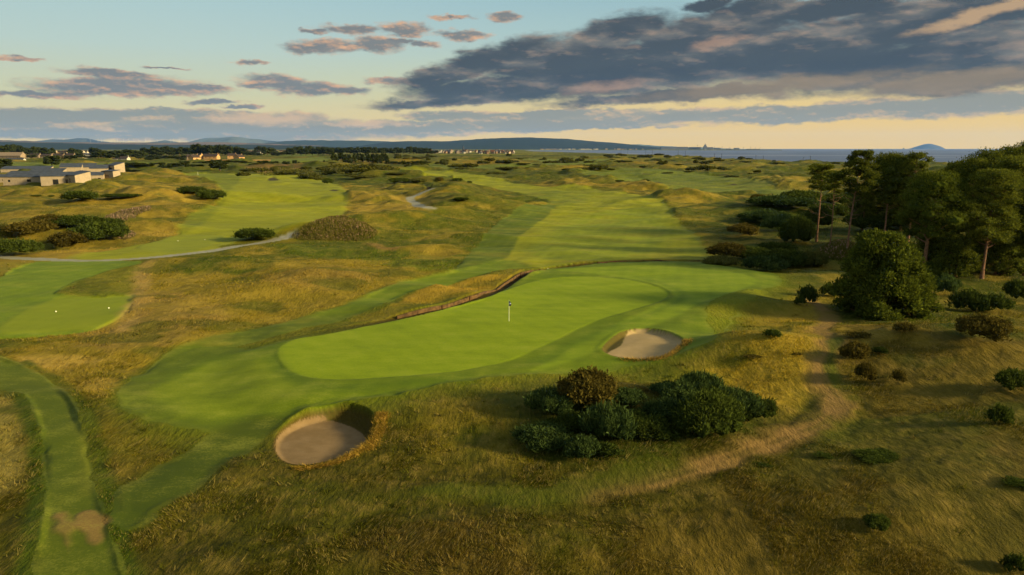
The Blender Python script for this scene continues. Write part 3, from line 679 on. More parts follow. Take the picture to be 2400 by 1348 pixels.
def layer(base, lst, thick, soft, dark, mid, lit, ragged=1.15, litk=5.0, litb=.35, thr=.0, op=1.0, dk=.3, dlit=.55, fine=True):
    n0, relief_, WW = (m0, relief2_, WUV2) if fine else (n0_, relief0_, WUV)
    D = blobs(lst, WW)
    f = mathn(nt, 'ADD', mathn(nt, 'MULTIPLY', D, thick), mathn(nt, 'MULTIPLY', mathn(nt, 'SUBTRACT', n0, .5), ragged))
    d = mathn(nt, 'MULTIPLY', mrange(nt, f, thr, thr + soft), op)
    body = mixc(nt, mrange(nt, mathn(nt, 'ADD', mathn(nt, 'MULTIPLY', D, dk), mathn(nt, 'SUBTRACT', bigf, .5)), -.12, .22), skc(mid), skc(dark))
    lt = mathn(nt, 'ADD', mathn(nt, 'MULTIPLY', relief_, litk), litb)
    lt = mathn(nt, 'ADD', lt, mathn(nt, 'MULTIPLY', mathn(nt, 'SUBTRACT', .5, bigf), 1.3))
    lt = mathn(nt, 'SUBTRACT', lt, mathn(nt, 'MULTIPLY', D, dlit), clamp=True)
    c = mixc(nt, lt, body, skc(lit))
    return mixc(nt, d, base, c)
# pale far bank low in the sky, then the small warm cumulus, then the dark mass
s = layer(base, [(60, 278, 330, 30, 2), (300, 268, 300, 18, 2), (600, 304, 460, 36, 0), (560, 290, 280, 30, 0), (690, 288, 110, 32, 0), (560, 274, 60, 18, 0), (250, 314, 460, 20, 0), (950, 302, 320, 24, 1), (1250, 292, 440, 20, 1), (1060, 272, 150, 16, 0), (1300, 270, 300, 16, 2),
                 (1600, 272, 460, 20, 2), (1950, 262, 480, 26, 3), (2300, 244, 420, 34, 3), (1200, 303, 500, 7, 1)], 2.3, .8, (134, 140, 136), (158, 154, 140), (236, 192, 140), 1.5, 3.6, .34, -.02, .9, .35, .8)
s = layer(s, [(270, 200, 210, 24, 3), (330, 212, 240, 18, 2), (90, 220, 150, 12, 2), (250, 172, 130, 14, -2), (440, 206, 130, 9, 0), (650, 196, 95, 24, -6), (730, 208, 110, 20, 0), (610, 196, 70, 14, 0), (800, 212, 80, 12, 0),
              (770, 108, 95, 22, 2), (880, 104, 75, 22, 0), (720, 114, 70, 16, 0), (950, 68, 62, 22, 0), (820, 68, 80, 15, 0), (740, 74, 40, 9, 0), (990, 103, 36, 11, 0), (930, 98, 50, 8, 0), (500, 240, 70, 8, 3), (570, 250, 60, 5, 2), (590, 149, 44, 7, 0), (50, 138, 60, 6, 0),
              (1085, 82, 70, 15, 0), (1190, 42, 42, 14, 0), (920, 190, 70, 12, 0), (700, 320, 20, 1, 0), (390, 160, 60, 4, -3), (1060, 40, 60, 8, 0)], 1.3, .75, (128, 132, 132), (156, 152, 144), (226, 178, 138), 1.45, 4.5, .40, -.2)
s = layer(s, [(1060, 236, 230, 16, 4), (1180, 208, 280, 38, 2), (1020, 178, 130, 30, 12), (1150, 140, 210, 40, 14), (1330, 140, 260, 70, 8), (1450, 75, 170, 46, 10), (1500, 170, 420, 66, 4), (1650, 100, 300, 80, 6), (1760, 30, 170, 50, 12), (1660, 12, 70, 22, 0), (1850, 120, 420, 92, 4), (2140, 54, 380, 76, 6), (2050, 160, 460, 66, 4),
              (2300, 130, 300, 96, 4), (2360, 20, 160, 50, 10), (1950, 20, 220, 40, 4), (2250, 196, 340, 26, 4), (1600, 222, 420, 20, 3)], 1.7, .85, (72, 82, 90), (128, 126, 120), (190, 160, 134), 1.15, 1.5, .12, -.16, 1.0, .26, .30, False)
# where low light reaches the underside and one gap of the dark mass
lowlit = mrange(nt, mathn(nt, 'ADD', blobs([(2250, 190, 420, 34, 4), (1800, 205, 460, 26, 4)], WUV), mathn(nt, 'MULTIPLY', mathn(nt, 'SUBTRACT', n0, .5), .9)), -.1, .7)
s = mixc(nt, mathn(nt, 'MULTIPLY', lowlit, .75), s, skc((150, 130, 102)))
gap = mrange(nt, mathn(nt, 'ADD', blobs([(2270, 42, 190, 20, 12), (2380, 10, 110, 16, 12)], WUV), mathn(nt, 'MULTIPLY', mathn(nt, 'SUBTRACT', n0, .5), .9)), -.15, .7)
s = mixc(nt, mathn(nt, 'MULTIPLY', gap, .62), s, skc((224, 184, 134)))
pat = mrange(nt, mathn(nt, 'ADD', blobs([(1690, 100, 80, 18, 8), (1420, 200, 130, 18, 6)], WUV), mathn(nt, 'MULTIPLY', mathn(nt, 'SUBTRACT', n0, .5), .9)), -.1, .8)
s = mixc(nt, mathn(nt, 'MULTIPLY', pat, .55), s, skc((190, 152, 124)))
glow = mrange(nt, mathn(nt, 'ADD', blobs([(640, 280, 190, 20, 0), (860, 290, 140, 12, 0)], WUV2), mathn(nt, 'MULTIPLY', mathn(nt, 'SUBTRACT', m0, .5), 2.2)), -.05, .8)
s = mixc(nt, mathn(nt, 'MULTIPLY', glow, .75), s, skc((228, 190, 146)))
core = mrange(nt, mathn(nt, 'ADD', blobs([(1450, 178, 480, 26, 3), (2050, 142, 480, 34, 4)], WUV), mathn(nt, 'MULTIPLY', mathn(nt, 'SUBTRACT', n0_, .5), 1.2)), -.1, .8)
s = mixc(nt, mathn(nt, 'MULTIPLY', core, .35), s, skc((56, 68, 82)))
# above the picture: physical sky with broken cloud
skt = nt.nodes.new('ShaderNodeTexSky'); skt.sky_type = 'NISHITA'; skt.sun_disc = False; skt.sun_elevation = SUN_EL; skt.sun_rotation = SUN_AZ; skt.dust_density = 1.5
nk = nt.nodes.new('ShaderNodeVectorMath'); nk.operation = 'SCALE'; nt.links.new(skt.outputs[0], nk.inputs[0]); nk.inputs['Scale'].default_value = .13
up = mixc(nt, mathn(nt, 'MULTIPLY', mrange(nt, big_, .40, .62), .8), nk.outputs[0], skc((186, 178, 168)))
s = mixc(nt, mrange(nt, el, 15, 30), s, up)
s = mixc(nt, mrange(nt, el, -.3, -3), s, skc((80, 84, 40)))
bg = nt.nodes.new('ShaderNodeBackground'); wo = nt.nodes.new('ShaderNodeOutputWorld')
nt.links.new(s, bg.inputs[0]); bg.inputs['Strength'].default_value = 1.0; nt.links.new(bg.outputs[0], wo.inputs[0])
world.cycles.sampling_method = 'MANUAL'; world.cycles.sample_map_resolution = 1024

# ------------------------------------------------------------------ sun, camera, render
sl = bpy.data.lights.new('sun', 'SUN'); sl.energy = 4.0; sl.angle = R(8); sl.color = (1.0, .83, .50)
so = bpy.data.objects.new('sun', sl); COL.objects.link(so)
sd_ = (math.sin(SUN_AZ) * math.cos(SUN_EL), math.cos(SUN_AZ) * math.cos(SUN_EL), math.sin(SUN_EL))
from mathutils import Vector
so.rotation_euler = Vector(sd_).to_track_quat('Z', 'Y').to_euler()
cam = bpy.data.cameras.new('camera'); co = bpy.data.objects.new('camera', cam); COL.objects.link(co)
cam.sensor_width = 36; cam.lens = 24.0; cam.clip_start = .5; cam.clip_end = 200000
co.location = (0, 0, CH); co.rotation_euler = (R(90) - PITCH, 0, 0)
scene.camera = co
vs_ = scene.view_settings; vs_.view_transform = 'Standard'; vs_.look = 'None'; vs_.exposure = EXPO; vs_.gamma = 1
scene.render.engine = 'CYCLES'
cy = scene.cycles; cy.use_denoising = True; cy.denoiser = 'OPENIMAGEDENOISE'; cy.max_bounces = 5; cy.diffuse_bounces = 2; cy.glossy_bounces = 2; cy.transmission_bounces = 2; cy.volume_bounces = 1; cy.transparent_max_bounces = 4
cy.use_adaptive_sampling = True; cy.adaptive_threshold = .02
# ------------------------------------------------------------------ foliage
def leaf_mat(name, dark, lite, trans=.25, tip=None):
    m, nt = newmat(name)
    at = nt.nodes.new('ShaderNodeAttribute'); at.attribute_name = 'var'
    tc = nt.nodes.new('ShaderNodeTexCoord'); oi = nt.nodes.new('ShaderNodeObjectInfo')
    n = noise(nt, tc.outputs['Object'], 2.2, 3, .6)
    f = mathn(nt, 'ADD', mathn(nt, 'MULTIPLY', at.outputs['Fac'], .65), mathn(nt, 'MULTIPLY', n, .5))
    f = mathn(nt, 'ADD', f, mathn(nt, 'MULTIPLY', mathn(nt, 'SUBTRACT', oi.outputs['Random'], .5), .22))
    c = mixc(nt, mrange(nt, f, .15, .95, 0, 1, False), rgba(dark), rgba(lite))
    if tip: c = mixc(nt, mrange(nt, at.outputs['Fac'], .86, .92), c, rgba(tip))
    d = nt.nodes.new('ShaderNodeBsdfDiffuse'); t = nt.nodes.new('ShaderNodeBsdfTranslucent'); mx = nt.nodes.new('ShaderNodeMixShader'); o = nt.nodes.new('ShaderNodeOutputMaterial')
    nt.links.new(c, d.inputs[0]); nt.links.new(c, t.inputs[0]); mx.inputs[0].default_value = trans
    nt.links.new(d.outputs[0], mx.inputs[1]); nt.links.new(t.outputs[0], mx.inputs[2]); nt.links.new(mx.outputs[0], o.inputs[0])
    return m
M_GORSE = leaf_mat('gorse_green', (38, 50, 18), (90, 100, 34))
M_BLUE = leaf_mat('broom_green', (38, 52, 22), (88, 104, 48))
M_BROWN = leaf_mat('gorse_brown', (56, 50, 18), (112, 98, 38))
M_PINE = leaf_mat('pine_needles', (42, 54, 16), (132, 134, 42), .22)
M_YPINE = leaf_mat('young_pine_needles', (46, 58, 16), (122, 128, 38), .25)
M_LEAF = leaf_mat('broadleaf', (36, 44, 18), (72, 76, 30), .2)
M_FAR = leaf_mat('far_scrub', (50, 54, 18), (100, 96, 34), .2)
M_WILLOW = leaf_mat('willow_leaf', (66, 72, 28), (118, 112, 50), .25)
M_REED = leaf_mat('reed_plume', (74, 84, 24), (124, 110, 48), .3, (170, 132, 104))
M_PINK = leaf_mat('willowherb', (92, 90, 34), (146, 122, 86), .3, (184, 146, 126))
M_BARK = simple('bark', (104, 76, 52), .95, .35, 3.0)
M_BARKP = simple('pine_bark', (128, 92, 62), .95, .35, 3.0)

def unit(v): return v / (np.linalg.norm(v, axis=-1, keepdims=True) + 1e-9)
def leaf_quads(p, n, s, asp, g, droop=0.0):
    """diamond leaves: centre p, outward n; long axis mostly along n"""
    k = len(p)
    a = unit(n + g.normal(0, .55, (k, 3))); t = unit(np.cross(a, g.normal(0, 1, (k, 3))))
    L = s * g.uniform(.6, 1.3, (k, 1)); Wd = L * asp
    v = np.stack([p - a * L * .5, p + t * Wd * .5, p + a * L * .5, p - t * Wd * .5], 1).reshape(-1, 3)
    return v, np.arange(k * 4).reshape(k, 4)
_ico = None
def ico():
    global _ico
    if _ico is None:
        import bmesh
        b = bmesh.new(); bmesh.ops.create_icosphere(b, subdivisions=2, radius=1)
        _ico = (np.array([v.co[:] for v in b.verts]), np.array([[v.index for v in f.verts] for f in b.faces])); b.free()
    return _ico
class Acc:
    def __init__(s): s.V = []; s.F3 = []; s.F4 = []; s.var = []; s.m3 = []; s.m4 = []; s.n = 0
    def add(s, v, f, var, m=0):
        f = np.asarray(f) + s.n
        (s.F3 if f.shape[1] == 3 else s.F4).append(f); (s.m3 if f.shape[1] == 3 else s.m4).append(np.full(len(f), m))
        s.V.append(v); s.var.append(np.broadcast_to(var, (len(v),)) if np.ndim(var) < 2 else var); s.n += len(v)
    def build(s, name, mats, parent=None, off=(0, 0, 0), link=True):
        fs = []; fm = []
        if s.F3: fs.append(np.concatenate(s.F3)); fm.append(np.concatenate(s.m3))
        if s.F4: fs.append(np.concatenate(s.F4)); fm.append(np.concatenate(s.m4))
        o = mesh_np(name, np.concatenate(s.V) + np.array(off), fs, mats, {'var': ('FLOAT', np.concatenate(s.var))}, np.concatenate(fm), parent=parent)
        if not link: COL.objects.unlink(o)
        return o
def foliage(acc, cen, rad, flat_, nl, size, asp, g, up=.25, core=.8, m=0, zmin=None):
    """leafy clumps on spheres cen/rad (z squashed by flat_)"""
    cen = np.asarray(cen, float); rad = np.asarray(rad, float)
    w = rad ** 2; w = w / w.sum()
    iv, ifc = ico()
    for c, r, q in zip(cen, rad, w):
        k = max(6, int(nl * q))
        d = unit(g.normal(0, 1, (k, 3))); d[:, 2] = np.where(d[:, 2] < -.35, -d[:, 2], d[:, 2])
        rr = r * (g.uniform(.68, 1.05, (k, 1)) + .55 * g.random((k, 1)) ** 5 + .10 * np.sin(d[:, :1] * 7 + c[0] * 5) * np.cos(d[:, 1:2] * 6 + c[1] * 3))
        p = c + d * rr * np.array([1, 1, flat_])
        n = unit(d + np.array([0, 0, up]))
        if zmin is not None:
            kp = p[:, 2] > zmin; p = p[kp]; n = n[kp]
        # drop what is deep inside other clumps
        dd = np.min([np.linalg.norm((p - c2) / np.array([1, 1, flat_]), axis=1) / r2 for c2, r2 in zip(cen, rad)], axis=0)
        kp = dd > .55; p = p[kp]; n = n[kp]
        if not len(p): continue
        v, f = leaf_quads(p, n, size, asp, g)
        var = np.repeat(np.clip(g.normal(.45, .22, len(p)), 0, 1), 4)
        acc.add(v, f, var, m)
        if core > 0:
            jit = 1 + .16 * np.sin(iv[:, :1] * 5 + c[0] * 9) + .12 * np.sin(iv[:, 1:2] * 7 + c[1] * 9)
            acc.add(c + iv * jit * r * core * np.array([1, 1, flat_]), ifc, .12, m)  # dark inner hull, added to stop light leaking through the clump
def tube(acc, pts, rads, m=1, k=7, var=.4):
    pts = np.asarray(pts, float); V = []
    for i, p in enumerate(pts):
        t = pts[min(i + 1, len(pts) - 1)] - pts[max(i - 1, 0)]; t = t / (np.linalg.norm(t) + 1e-9)
        a = np.cross(t, [0.3, 1, 0.1]); a /= np.linalg.norm(a) + 1e-9; b = np.cross(t, a)
        th = np.arange(k) / k * 2 * math.pi
        V.append(p + rads[i] * (np.cos(th)[:, None] * a + np.sin(th)[:, None] * b))
    V = np.concatenate(V); f = []
    for i in range(len(pts) - 1):
        for j in range(k): f.append([i * k + j, i * k + (j + 1) % k, (i + 1) * k + (j + 1) % k, (i + 1) * k + j])
    acc.add(V, np.array(f), var, m)

PROTO = {}
def bush_proto(key, nl, size, asp, mat, nc=13, seed=1, up=.3, core=.78, dome=.62, rr=(.26, .42)):
    g = np.random.default_rng(seed); a = Acc(); cen = []; rad = []
    for i in range(nc):
        th = i * 2.4 + g.uniform(-.3, .3); r = .68 * math.sqrt((i + .3) / nc)
        ra = g.uniform(*rr)
        cen.append((r * math.cos(th), r * math.sin(th), max(.12, dome * math.sqrt(max(0, 1 - r * r)) * g.uniform(.75, 1.05) - ra * .25))); rad.append(ra)
    foliage(a, cen, rad, .95, nl, size, asp, g, up, core, zmin=-.08)
    o = a.build('proto', [mat]); COL.objects.unlink(o); PROTO[key] = o
    v = np.zeros(len(o.data.vertices) * 3, np.float32); o.data.vertices.foreach_get('co', v); v = v.reshape(-1, 3)
    r_ = np.percentile(np.hypot(v[:, 0], v[:, 1]), 97); v[:, :2] /= r_; v[:, 2] /= np.percentile(v[:, 2], 99.3)
    o.data.vertices.foreach_set('co', v.ravel()); o.data.update()
for i in range(3):
    bush_proto(('gorse', i), 8000, .12, .34, M_GORSE, 24, 10 + i, .6, .62, .72, (.13, .36))
    bush_proto(('blue', i), 6000, .22, .17, M_BLUE, 20, 20 + i, 1.1, .55, .7, (.14, .36))
    bush_proto(('brown', i), 8000, .11, .4, M_BROWN, 26, 30 + i, .5, .55, .78, (.12, .34))
    bush_proto(('small', i), 900, .26, .26, M_GORSE, 7, 40 + i, .9, .55)
    bush_proto(('smallbrown', i), 700, .24, .3, M_BROWN, 7, 50 + i, .7, .4)
    bush_proto(('far', i), 700, .24, .4, M_FAR, 12, 60 + i, .8, .75, .7, (.16, .4))
    bush_proto(('willow', i), 2600, .17, .22, M_WILLOW, 14, 70 + i, 1.1, .75)
bush_proto(('round', 0), 18000, .085, .34, M_GORSE, 34, 91, .4, .7, .62, (.2, .40))
_bi = 0
G1 = 'bushes of the foreground gorse clump'
def bush(px, py, w, h, kind, label, cat='bush', group=None, name=None, rz=None, depth=.8):
    """front foot at (px, py); w, h = apparent size"""
    global _bi; _bi += 1
    if group == G1: w *= 1.22; h *= 1.08
    p = P(px, py)[0]
    zd = p[1] * CP + (CH - z1(*p)) * SP
    W2 = w / F * zd / 2
    y = p[1] + W2 * depth * .75; x = p[0] * y / p[1]
    zb = z1(x, y)
    hh = max(z_at(py - h, y) - zb, .22 * W2)
    keys = [k for k in PROTO if k[0] == kind]; src = PROTO[keys[_bi % len(keys)]]
    o = src.copy(); COL.objects.link(o)
    o.name = name or {'gorse': 'gorse_bush', 'blue': 'broom_bush', 'brown': 'brown_gorse_bush', 'small': 'low_shrub', 'smallbrown': 'brown_shrub', 'far': 'scrub_bush', 'willow': 'willow_shrub', 'round': 'round_gorse_bush'}[kind]
    o.location = (x, y, zb - .06 * hh); o.scale = (W2, W2 * depth, hh)
    o.rotation_euler = (0, 0, rz if rz is not None else (_bi * 1.3) % 6.28)
    if kind in ('round',) or depth == .8: o.rotation_euler.z = 0.35 * math.sin(_bi * 2.1)
    return tag(o, label, cat, group)
G1 = 'bushes of the foreground gorse clump'
for a in [(1375, 990, 136, 112, 'brown', 'tall brownish gorse bush at the back left of the foreground clump'),
          (1288, 1000, 92, 82, 'blue', 'blue green spiky bush left of the tall brown gorse'),
          (1268, 1058, 118, 56, 'blue', 'low green bush at the far left foot of the foreground clump'),
          (1366, 1078, 74, 52, 'blue', 'small green bush standing forward at the bottom of the foreground clump'),
          (1425, 1052, 104, 96, 'blue', 'upright green bush in the middle of the clump, in front of the brown gorse'),
          (1345, 1022, 66, 52, 'gorse', 'dark green bush between the spiky bush and the middle of the clump'),
          (1468, 972, 84, 56, 'blue', 'green bush just right of the tall brown gorse'),
          (1502, 1046, 104, 70, 'gorse', 'dark low bush right of the middle of the foreground clump'),
          (1556, 1010, 92, 70, 'blue', 'green bush touching the left side of the big round gorse'),
          (1604, 962, 100, 62, 'blue', 'green bush above and behind the big round gorse'),
          (1640, 950, 92, 70, 'blue', 'tallest green bush at the back right of the foreground clump'),
          (1562, 940, 70, 40, 'blue', 'low green bush at the back middle of the foreground clump'),
          (1663, 1047, 148, 122, 'round', 'big round dark gorse bush at the right of the foreground clump'),
          (1725, 985, 92, 66, 'blue', 'green bush close behind the right side of the big round gorse'),
          (1772, 990, 76, 56, 'gorse', 'outermost dark bush at the right end of the foreground clump'),
          (1310, 1030, 90, 44, 'small', 'low shrub filling the gap in front of the spiky bush'),
          (1400, 1000, 84, 50, 'gorse', 'dark bush in the heart of the clump, behind the upright one'),
          (1452, 1010, 80, 50, 'gorse', 'dark bush in the heart of the clump, right of the upright one'),
          (1540, 1050, 84, 44, 'small', 'low shrub at the front right of the clump, left of the round gorse'),
          (1600, 1000, 80, 50, 'gorse', 'dark bush squeezed behind the left side of the round gorse'),
          (1420, 1078, 70, 36, 'small', 'low shrub at the very front, right of the small green bush'),
          (1330, 1060, 70, 36, 'small', 'low shrub at the front, left of the small green bush'),
          (1700, 948, 60, 36, 'blue', 'green bush linking the back bushes to the right end'),
          (1497, 934, 44, 16, 'smallbrown', 'thin dark shrub in the grass behind the foreground clump')]:
    bush(*a, 'bush', G1)
for a in [(2050, 1102, 112, 40, 'gorse', 'wide low dark bush alone on the right slope below the dirt track'),
          (1930, 1090, 50, 22, 'small', 'small tuft of shrub left of the wide low bush on the right slope'),
          (1790, 1104, 42, 14, 'small', 'tiny shrub beside the dirt track, left of two bushes on the slope'),
          (2052, 1254, 66, 46, 'gorse', 'round dark bush low on the right slope near the bottom edge'),
          (1810, 806, 48, 34, 'small', 'bright spiky shrub on top of the golden knoll beside the green'),
          (1760, 854, 56, 14, 'smallbrown', 'flat dark heathery shrub on the golden knoll face'),
          (1868, 838, 26, 11, 'smallbrown', 'small dark shrub on the right flank of the golden knoll'),
          (1893, 710, 50, 44, 'small', 'small dark pine shrub where the dirt track meets the green'),
          (1874, 718, 30, 24, 'small', 'low green shrub at the foot of the small pine shrub'),
          (1940, 698, 44, 36, 'small', 'dark shrub tucked against the left foot of the big young pine'),
          (2300, 818, 122, 82, 'brown', 'large dark brown bush on the right slope under the pines'),
          (2000, 856, 72, 56, 'brown', 'brown gorse right of the dirt track bend'),
          (2026, 896, 56, 46, 'brown', 'lower brown gorse just below the track side gorse'),
          (2106, 896, 36, 32, 'smallbrown', 'small faint shrub right of the brown gorse pair'),
          (2113, 796, 58, 42, 'smallbrown', 'open reddish shrub on the crest right of the dirt track'),
          (2012, 802, 72, 24, 'smallbrown', 'long flat brown shrub on the crest above the brown gorse'),
          (2062, 834, 38, 22, 'small', 'bright green shrub on the crest by the brown gorse'),
          (2376, 914, 92, 50, 'gorse', 'dark bush cut by the right edge halfway down the slope'),
          (2340, 1002, 62, 56, 'small', 'wispy green shrub on the dark right slope'),
          (2388, 1168, 80, 42, 'small', 'dark low shrub at the right edge in the lower corner'),
          (2378, 1350, 66, 50, 'small', 'green shrub in the bottom right corner'),
          (2215, 692, 66, 50, 'blue', 'blue green bush right of the big young pine'),
          (2270, 728, 90, 52, 'small', 'leafy shrub in the long grass under the pines'),
          (2330, 732, 80, 46, 'small', 'second leafy shrub nearer the right edge under the pines'),
          (2386, 706, 70, 50, 'gorse', 'dark bush at the right edge under the pines'),
          (597, 568, 104, 34, 'gorse', 'dense gorse beside the gravel path near the left tee'),
          (452, 472, 60, 36, 'gorse', 'dark gorse on the dune beside the left fairway, upper one'),
          (496, 478, 66, 34, 'gorse', 'dark gorse on the dune beside the left fairway, lower one'),
          (190, 486, 92, 40, 'gorse', 'isolated dark gorse on the left dunes below the timber units'),
          (286, 481, 84, 14, 'gorse', 'long low gorse right of the isolated dune gorse'),
          (85, 467, 26, 10, 'small', 'little round gorse on the left dunes under the long timber unit'),
          (121, 464, 18, 7, 'small', 'smallest gorse on the left dunes beside the little round one'),
          (34, 604, 112, 46, 'gorse', 'dark gorse at the left edge above the gravel path'),
          (76, 563, 112, 46, 'brown', 'brownish gorse left of the big dune gorse patch'),
          (120, 532, 90, 30, 'brown', 'brown gorse on the upper left of the dune gorse patch'),
          (176, 540, 120, 36, 'gorse', 'dark gorse along the top of the dune gorse patch'),
          (236, 568, 124, 48, 'gorse', 'dark gorse at the lower right of the dune gorse patch'),
          (160, 578, 90, 36, 'brown', 'brown gorse at the bottom of the dune gorse patch'),
          (250, 534, 70, 24, 'gorse', 'gorse next to the pink flowers on the left dunes'),
          (14, 560, 34, 40, 'willow', 'pale feathery shrub at the left edge of the dunes'),
          (1080, 478, 40, 16, 'gorse', 'dark gorse on the face of the central ridge'),
          (1072, 427, 24, 10, 'gorse', 'round gorse on the skyline of the central ridge'),
          (1100, 431, 14, 7, 'gorse', 'tiny gorse right of the round one on the central ridge'),
          (1030, 424, 24, 10, 'smallbrown', 'reddish shrub left of the round ridge gorse'),
          (936, 431, 46, 15, 'gorse', 'dark gorse at the head of the small gravel path'),
          (768, 431, 26, 14, 'gorse', 'round dark gorse at the right edge of the left fairway'),
          (1775, 472, 34, 17, 'brown', 'brown gorse standing out at the upper left of the right gorse bank'),
          (1452, 431, 22, 9, 'gorse', 'small dark gorse beside the main fairway top'),
          (1513, 431, 24, 11, 'gorse', 'small dark gorse right of its twin above the main fairway')]:
    bush(*a)
G2 = 'gorse on the bank at the right of the main fairway'
for i, a in enumerate([(1832, 500, 150, 42, 'blue'), (1800, 488, 90, 28, 'gorse'), (1880, 485, 110, 40, 'gorse'), (1800, 530, 110, 38, 'blue'), (1760, 522, 70, 26, 'blue'), (1740, 566, 86, 42, 'brown'), (1840, 548, 100, 44, 'blue'), (1905, 540, 90, 44, 'gorse'),
          (1868, 580, 92, 76, 'round'), (1940, 520, 90, 44, 'gorse'), (1700, 614, 96, 46, 'brown'), (1760, 612, 100, 34, 'gorse'), (1690, 626, 84, 28, 'willow'), (1790, 638, 110, 40, 'blue'), (1840, 622, 120, 38, 'gorse'), (1820, 600, 90, 34, 'gorse'), (1895, 618, 90, 34, 'willow'),
          (1960, 480, 80, 26, 'gorse'), (2010, 470, 80, 26, 'gorse'), (1930, 500, 60, 22, 'blue'),
          (2040, 545, 130, 44, 'gorse'), (2120, 542, 130, 44, 'gorse'), (2100, 505, 140, 44, 'far'), (2010, 505, 120, 36, 'far'), (2230, 610, 130, 64, 'gorse'), (2300, 618, 140, 60, 'gorse'), (2390, 620, 150, 70, 'gorse'), (2200, 540, 120, 50, 'far'), (2180, 652, 70, 40, 'gorse'), (2100, 600, 90, 40, 'small')]):
    lab = {0: 'broad green gorse along the top of the right bank', 1: 'dark gorse on the upper left shoulder of the right bank', 2: 'dark gorse on the bank behind the tall bare pine trunk', 3: 'green gorse in the middle of the right bank', 4: 'outermost left gorse on the upper part of the right bank',
           5: 'brown round gorse at the left of the right bank, above the burn', 6: 'green gorse in the centre of the right bank beside the round dark one', 7: 'dark gorse between the pine trunks on the bank', 8: 'large round dark bush at the foot of the two thin pines', 9: 'dark gorse right of the two thin pine trunks',
           10: 'brown gorse where the burn meets the right bank', 11: 'dark gorse right of the brown one at the end of the burn', 12: 'pale leafy shrub at the left foot of the lower bank, behind the green', 13: 'green gorse nearest the back right of the green', 14: 'dark gorse behind the green, below the large round bush', 15: 'dark gorse just below the brown round gorse',
           16: 'pale leafy shrub below the thin pines', 17: 'far gorse beside the strip of mown grass between the pines', 18: 'far gorse seen between the pine crowns', 19: 'green gorse under the leftmost pine crown', 20: 'dark scrub at the foot of the tall third pine', 21: 'dark scrub between the third pine and the olive crowned pine', 22: 'scrub far behind the broad dark pine', 23: 'scrub far behind the tall third pine', 24: 'dark undergrowth at the left of the pine wood',
           25: 'dark undergrowth in the middle of the pine wood', 26: 'dark undergrowth at the right edge of the pine wood', 27: 'scrub at the back of the pine wood', 28: 'dark bush at the foot of the curved pine trunk', 29: 'green shrub behind the young pine top'}[i]
    bush(*a, lab, 'bush', G2)
G3 = 'willow scrub between the two fairways'
for i, a in enumerate([(800, 415, 90, 26, 'willow'), (850, 418, 100, 26, 'far'), (890, 412, 90, 24, 'far'), (870, 404, 110, 20, 'far'), (800, 402, 80, 18, 'far'), (760, 404, 50, 14, 'far'), (930, 418, 50, 14, 'willow'), (850, 424, 70, 12, 'willow'), (690, 416, 80, 20, 'willow'), (730, 420, 60, 16, 'willow'), (668, 412, 50, 16, 'willow'),
          (660, 400, 44, 12, 'willow'), (570, 415, 40, 12, 'far'), (596, 407, 64, 14, 'far'), (642, 404, 20, 14, 'far'), (716, 402, 34, 12, 'far'), (750, 424, 34, 10, 'willow'), (980, 425, 40, 8, 'willow')]):
    sidew = ('pale' if a[4] == 'willow' else 'dark')
    bush(*a, sidew + [' willow scrub at the left of the thicket by the central ridge', ' scrub in the front middle of the thicket', ' scrub at the right front of the thicket', ' scrub along the back of the thicket', ' scrub at the back left of the thicket', ' small scrub at the left tip of the thicket',
          ' shrub at the right end of the thicket', ' low shrub in front of the thicket', ' shrub beyond the top of the left fairway', ' shrub between the fairway top and the thicket', ' shrub next to the reddish heather', ' shrub on the far side of the heather', ' scrub bush at the top of the left fairway', ' scrub bush behind the one at the fairway top',
          ' upright bush left of the heather', ' little bush on the pale field edge', ' low scrub near the round fairway gorse', ' shrub under the ridge by the gravel path'][i], 'bush', G3)
# scattered scrub over the far links
G4 = 'scrub bushes scattered over the far links'
g = np.random.default_rng(5)
FARB = [(1398, 404, 60, 13), (1360, 405, 50, 9), (1330, 404, 40, 8), (1430, 403, 24, 7), (1390, 398, 90, 9), (1555, 394, 34, 8), (1650, 403, 60, 13), (1620, 401, 34, 8), (1690, 400, 30, 8), (1712, 421, 42, 8), (1775, 409, 24, 9), (1758, 411, 18, 5), (1612, 408, 30, 6), (1565, 411, 34, 6), (1515, 396, 60, 6), (1455, 385, 60, 7),
        (1260, 393, 30, 7), (1225, 391, 40, 6), (1100, 396, 50, 11), (1075, 396, 60, 9), (1040, 391, 26, 14), (985, 396, 50, 11), (960, 394, 30, 8), (1080, 404, 44, 9), (1190, 385, 60, 9), (1290, 385, 44, 7), (1330, 384, 60, 7), (1150, 379, 24, 7), (1325, 375, 22, 5), (1720, 381, 26, 5), (1820, 386, 40, 5), (1795, 398, 50, 5), (1730, 397, 60, 5),
        (1590, 390, 30, 5), (1190, 402, 70, 8), (1160, 410, 60, 6), (1235, 401, 14, 5), (1410, 416, 8, 3), (1430, 418, 8, 3)]
for i in range(110):
    px = g.uniform(930, 1960) if i < 100 else g.uniform(150, 950)
    py = g.uniform(366, 386) if i < 100 else g.uniform(384, 402)
    FARB.append((px, py, g.uniform(10, 34), g.uniform(4, 8)))
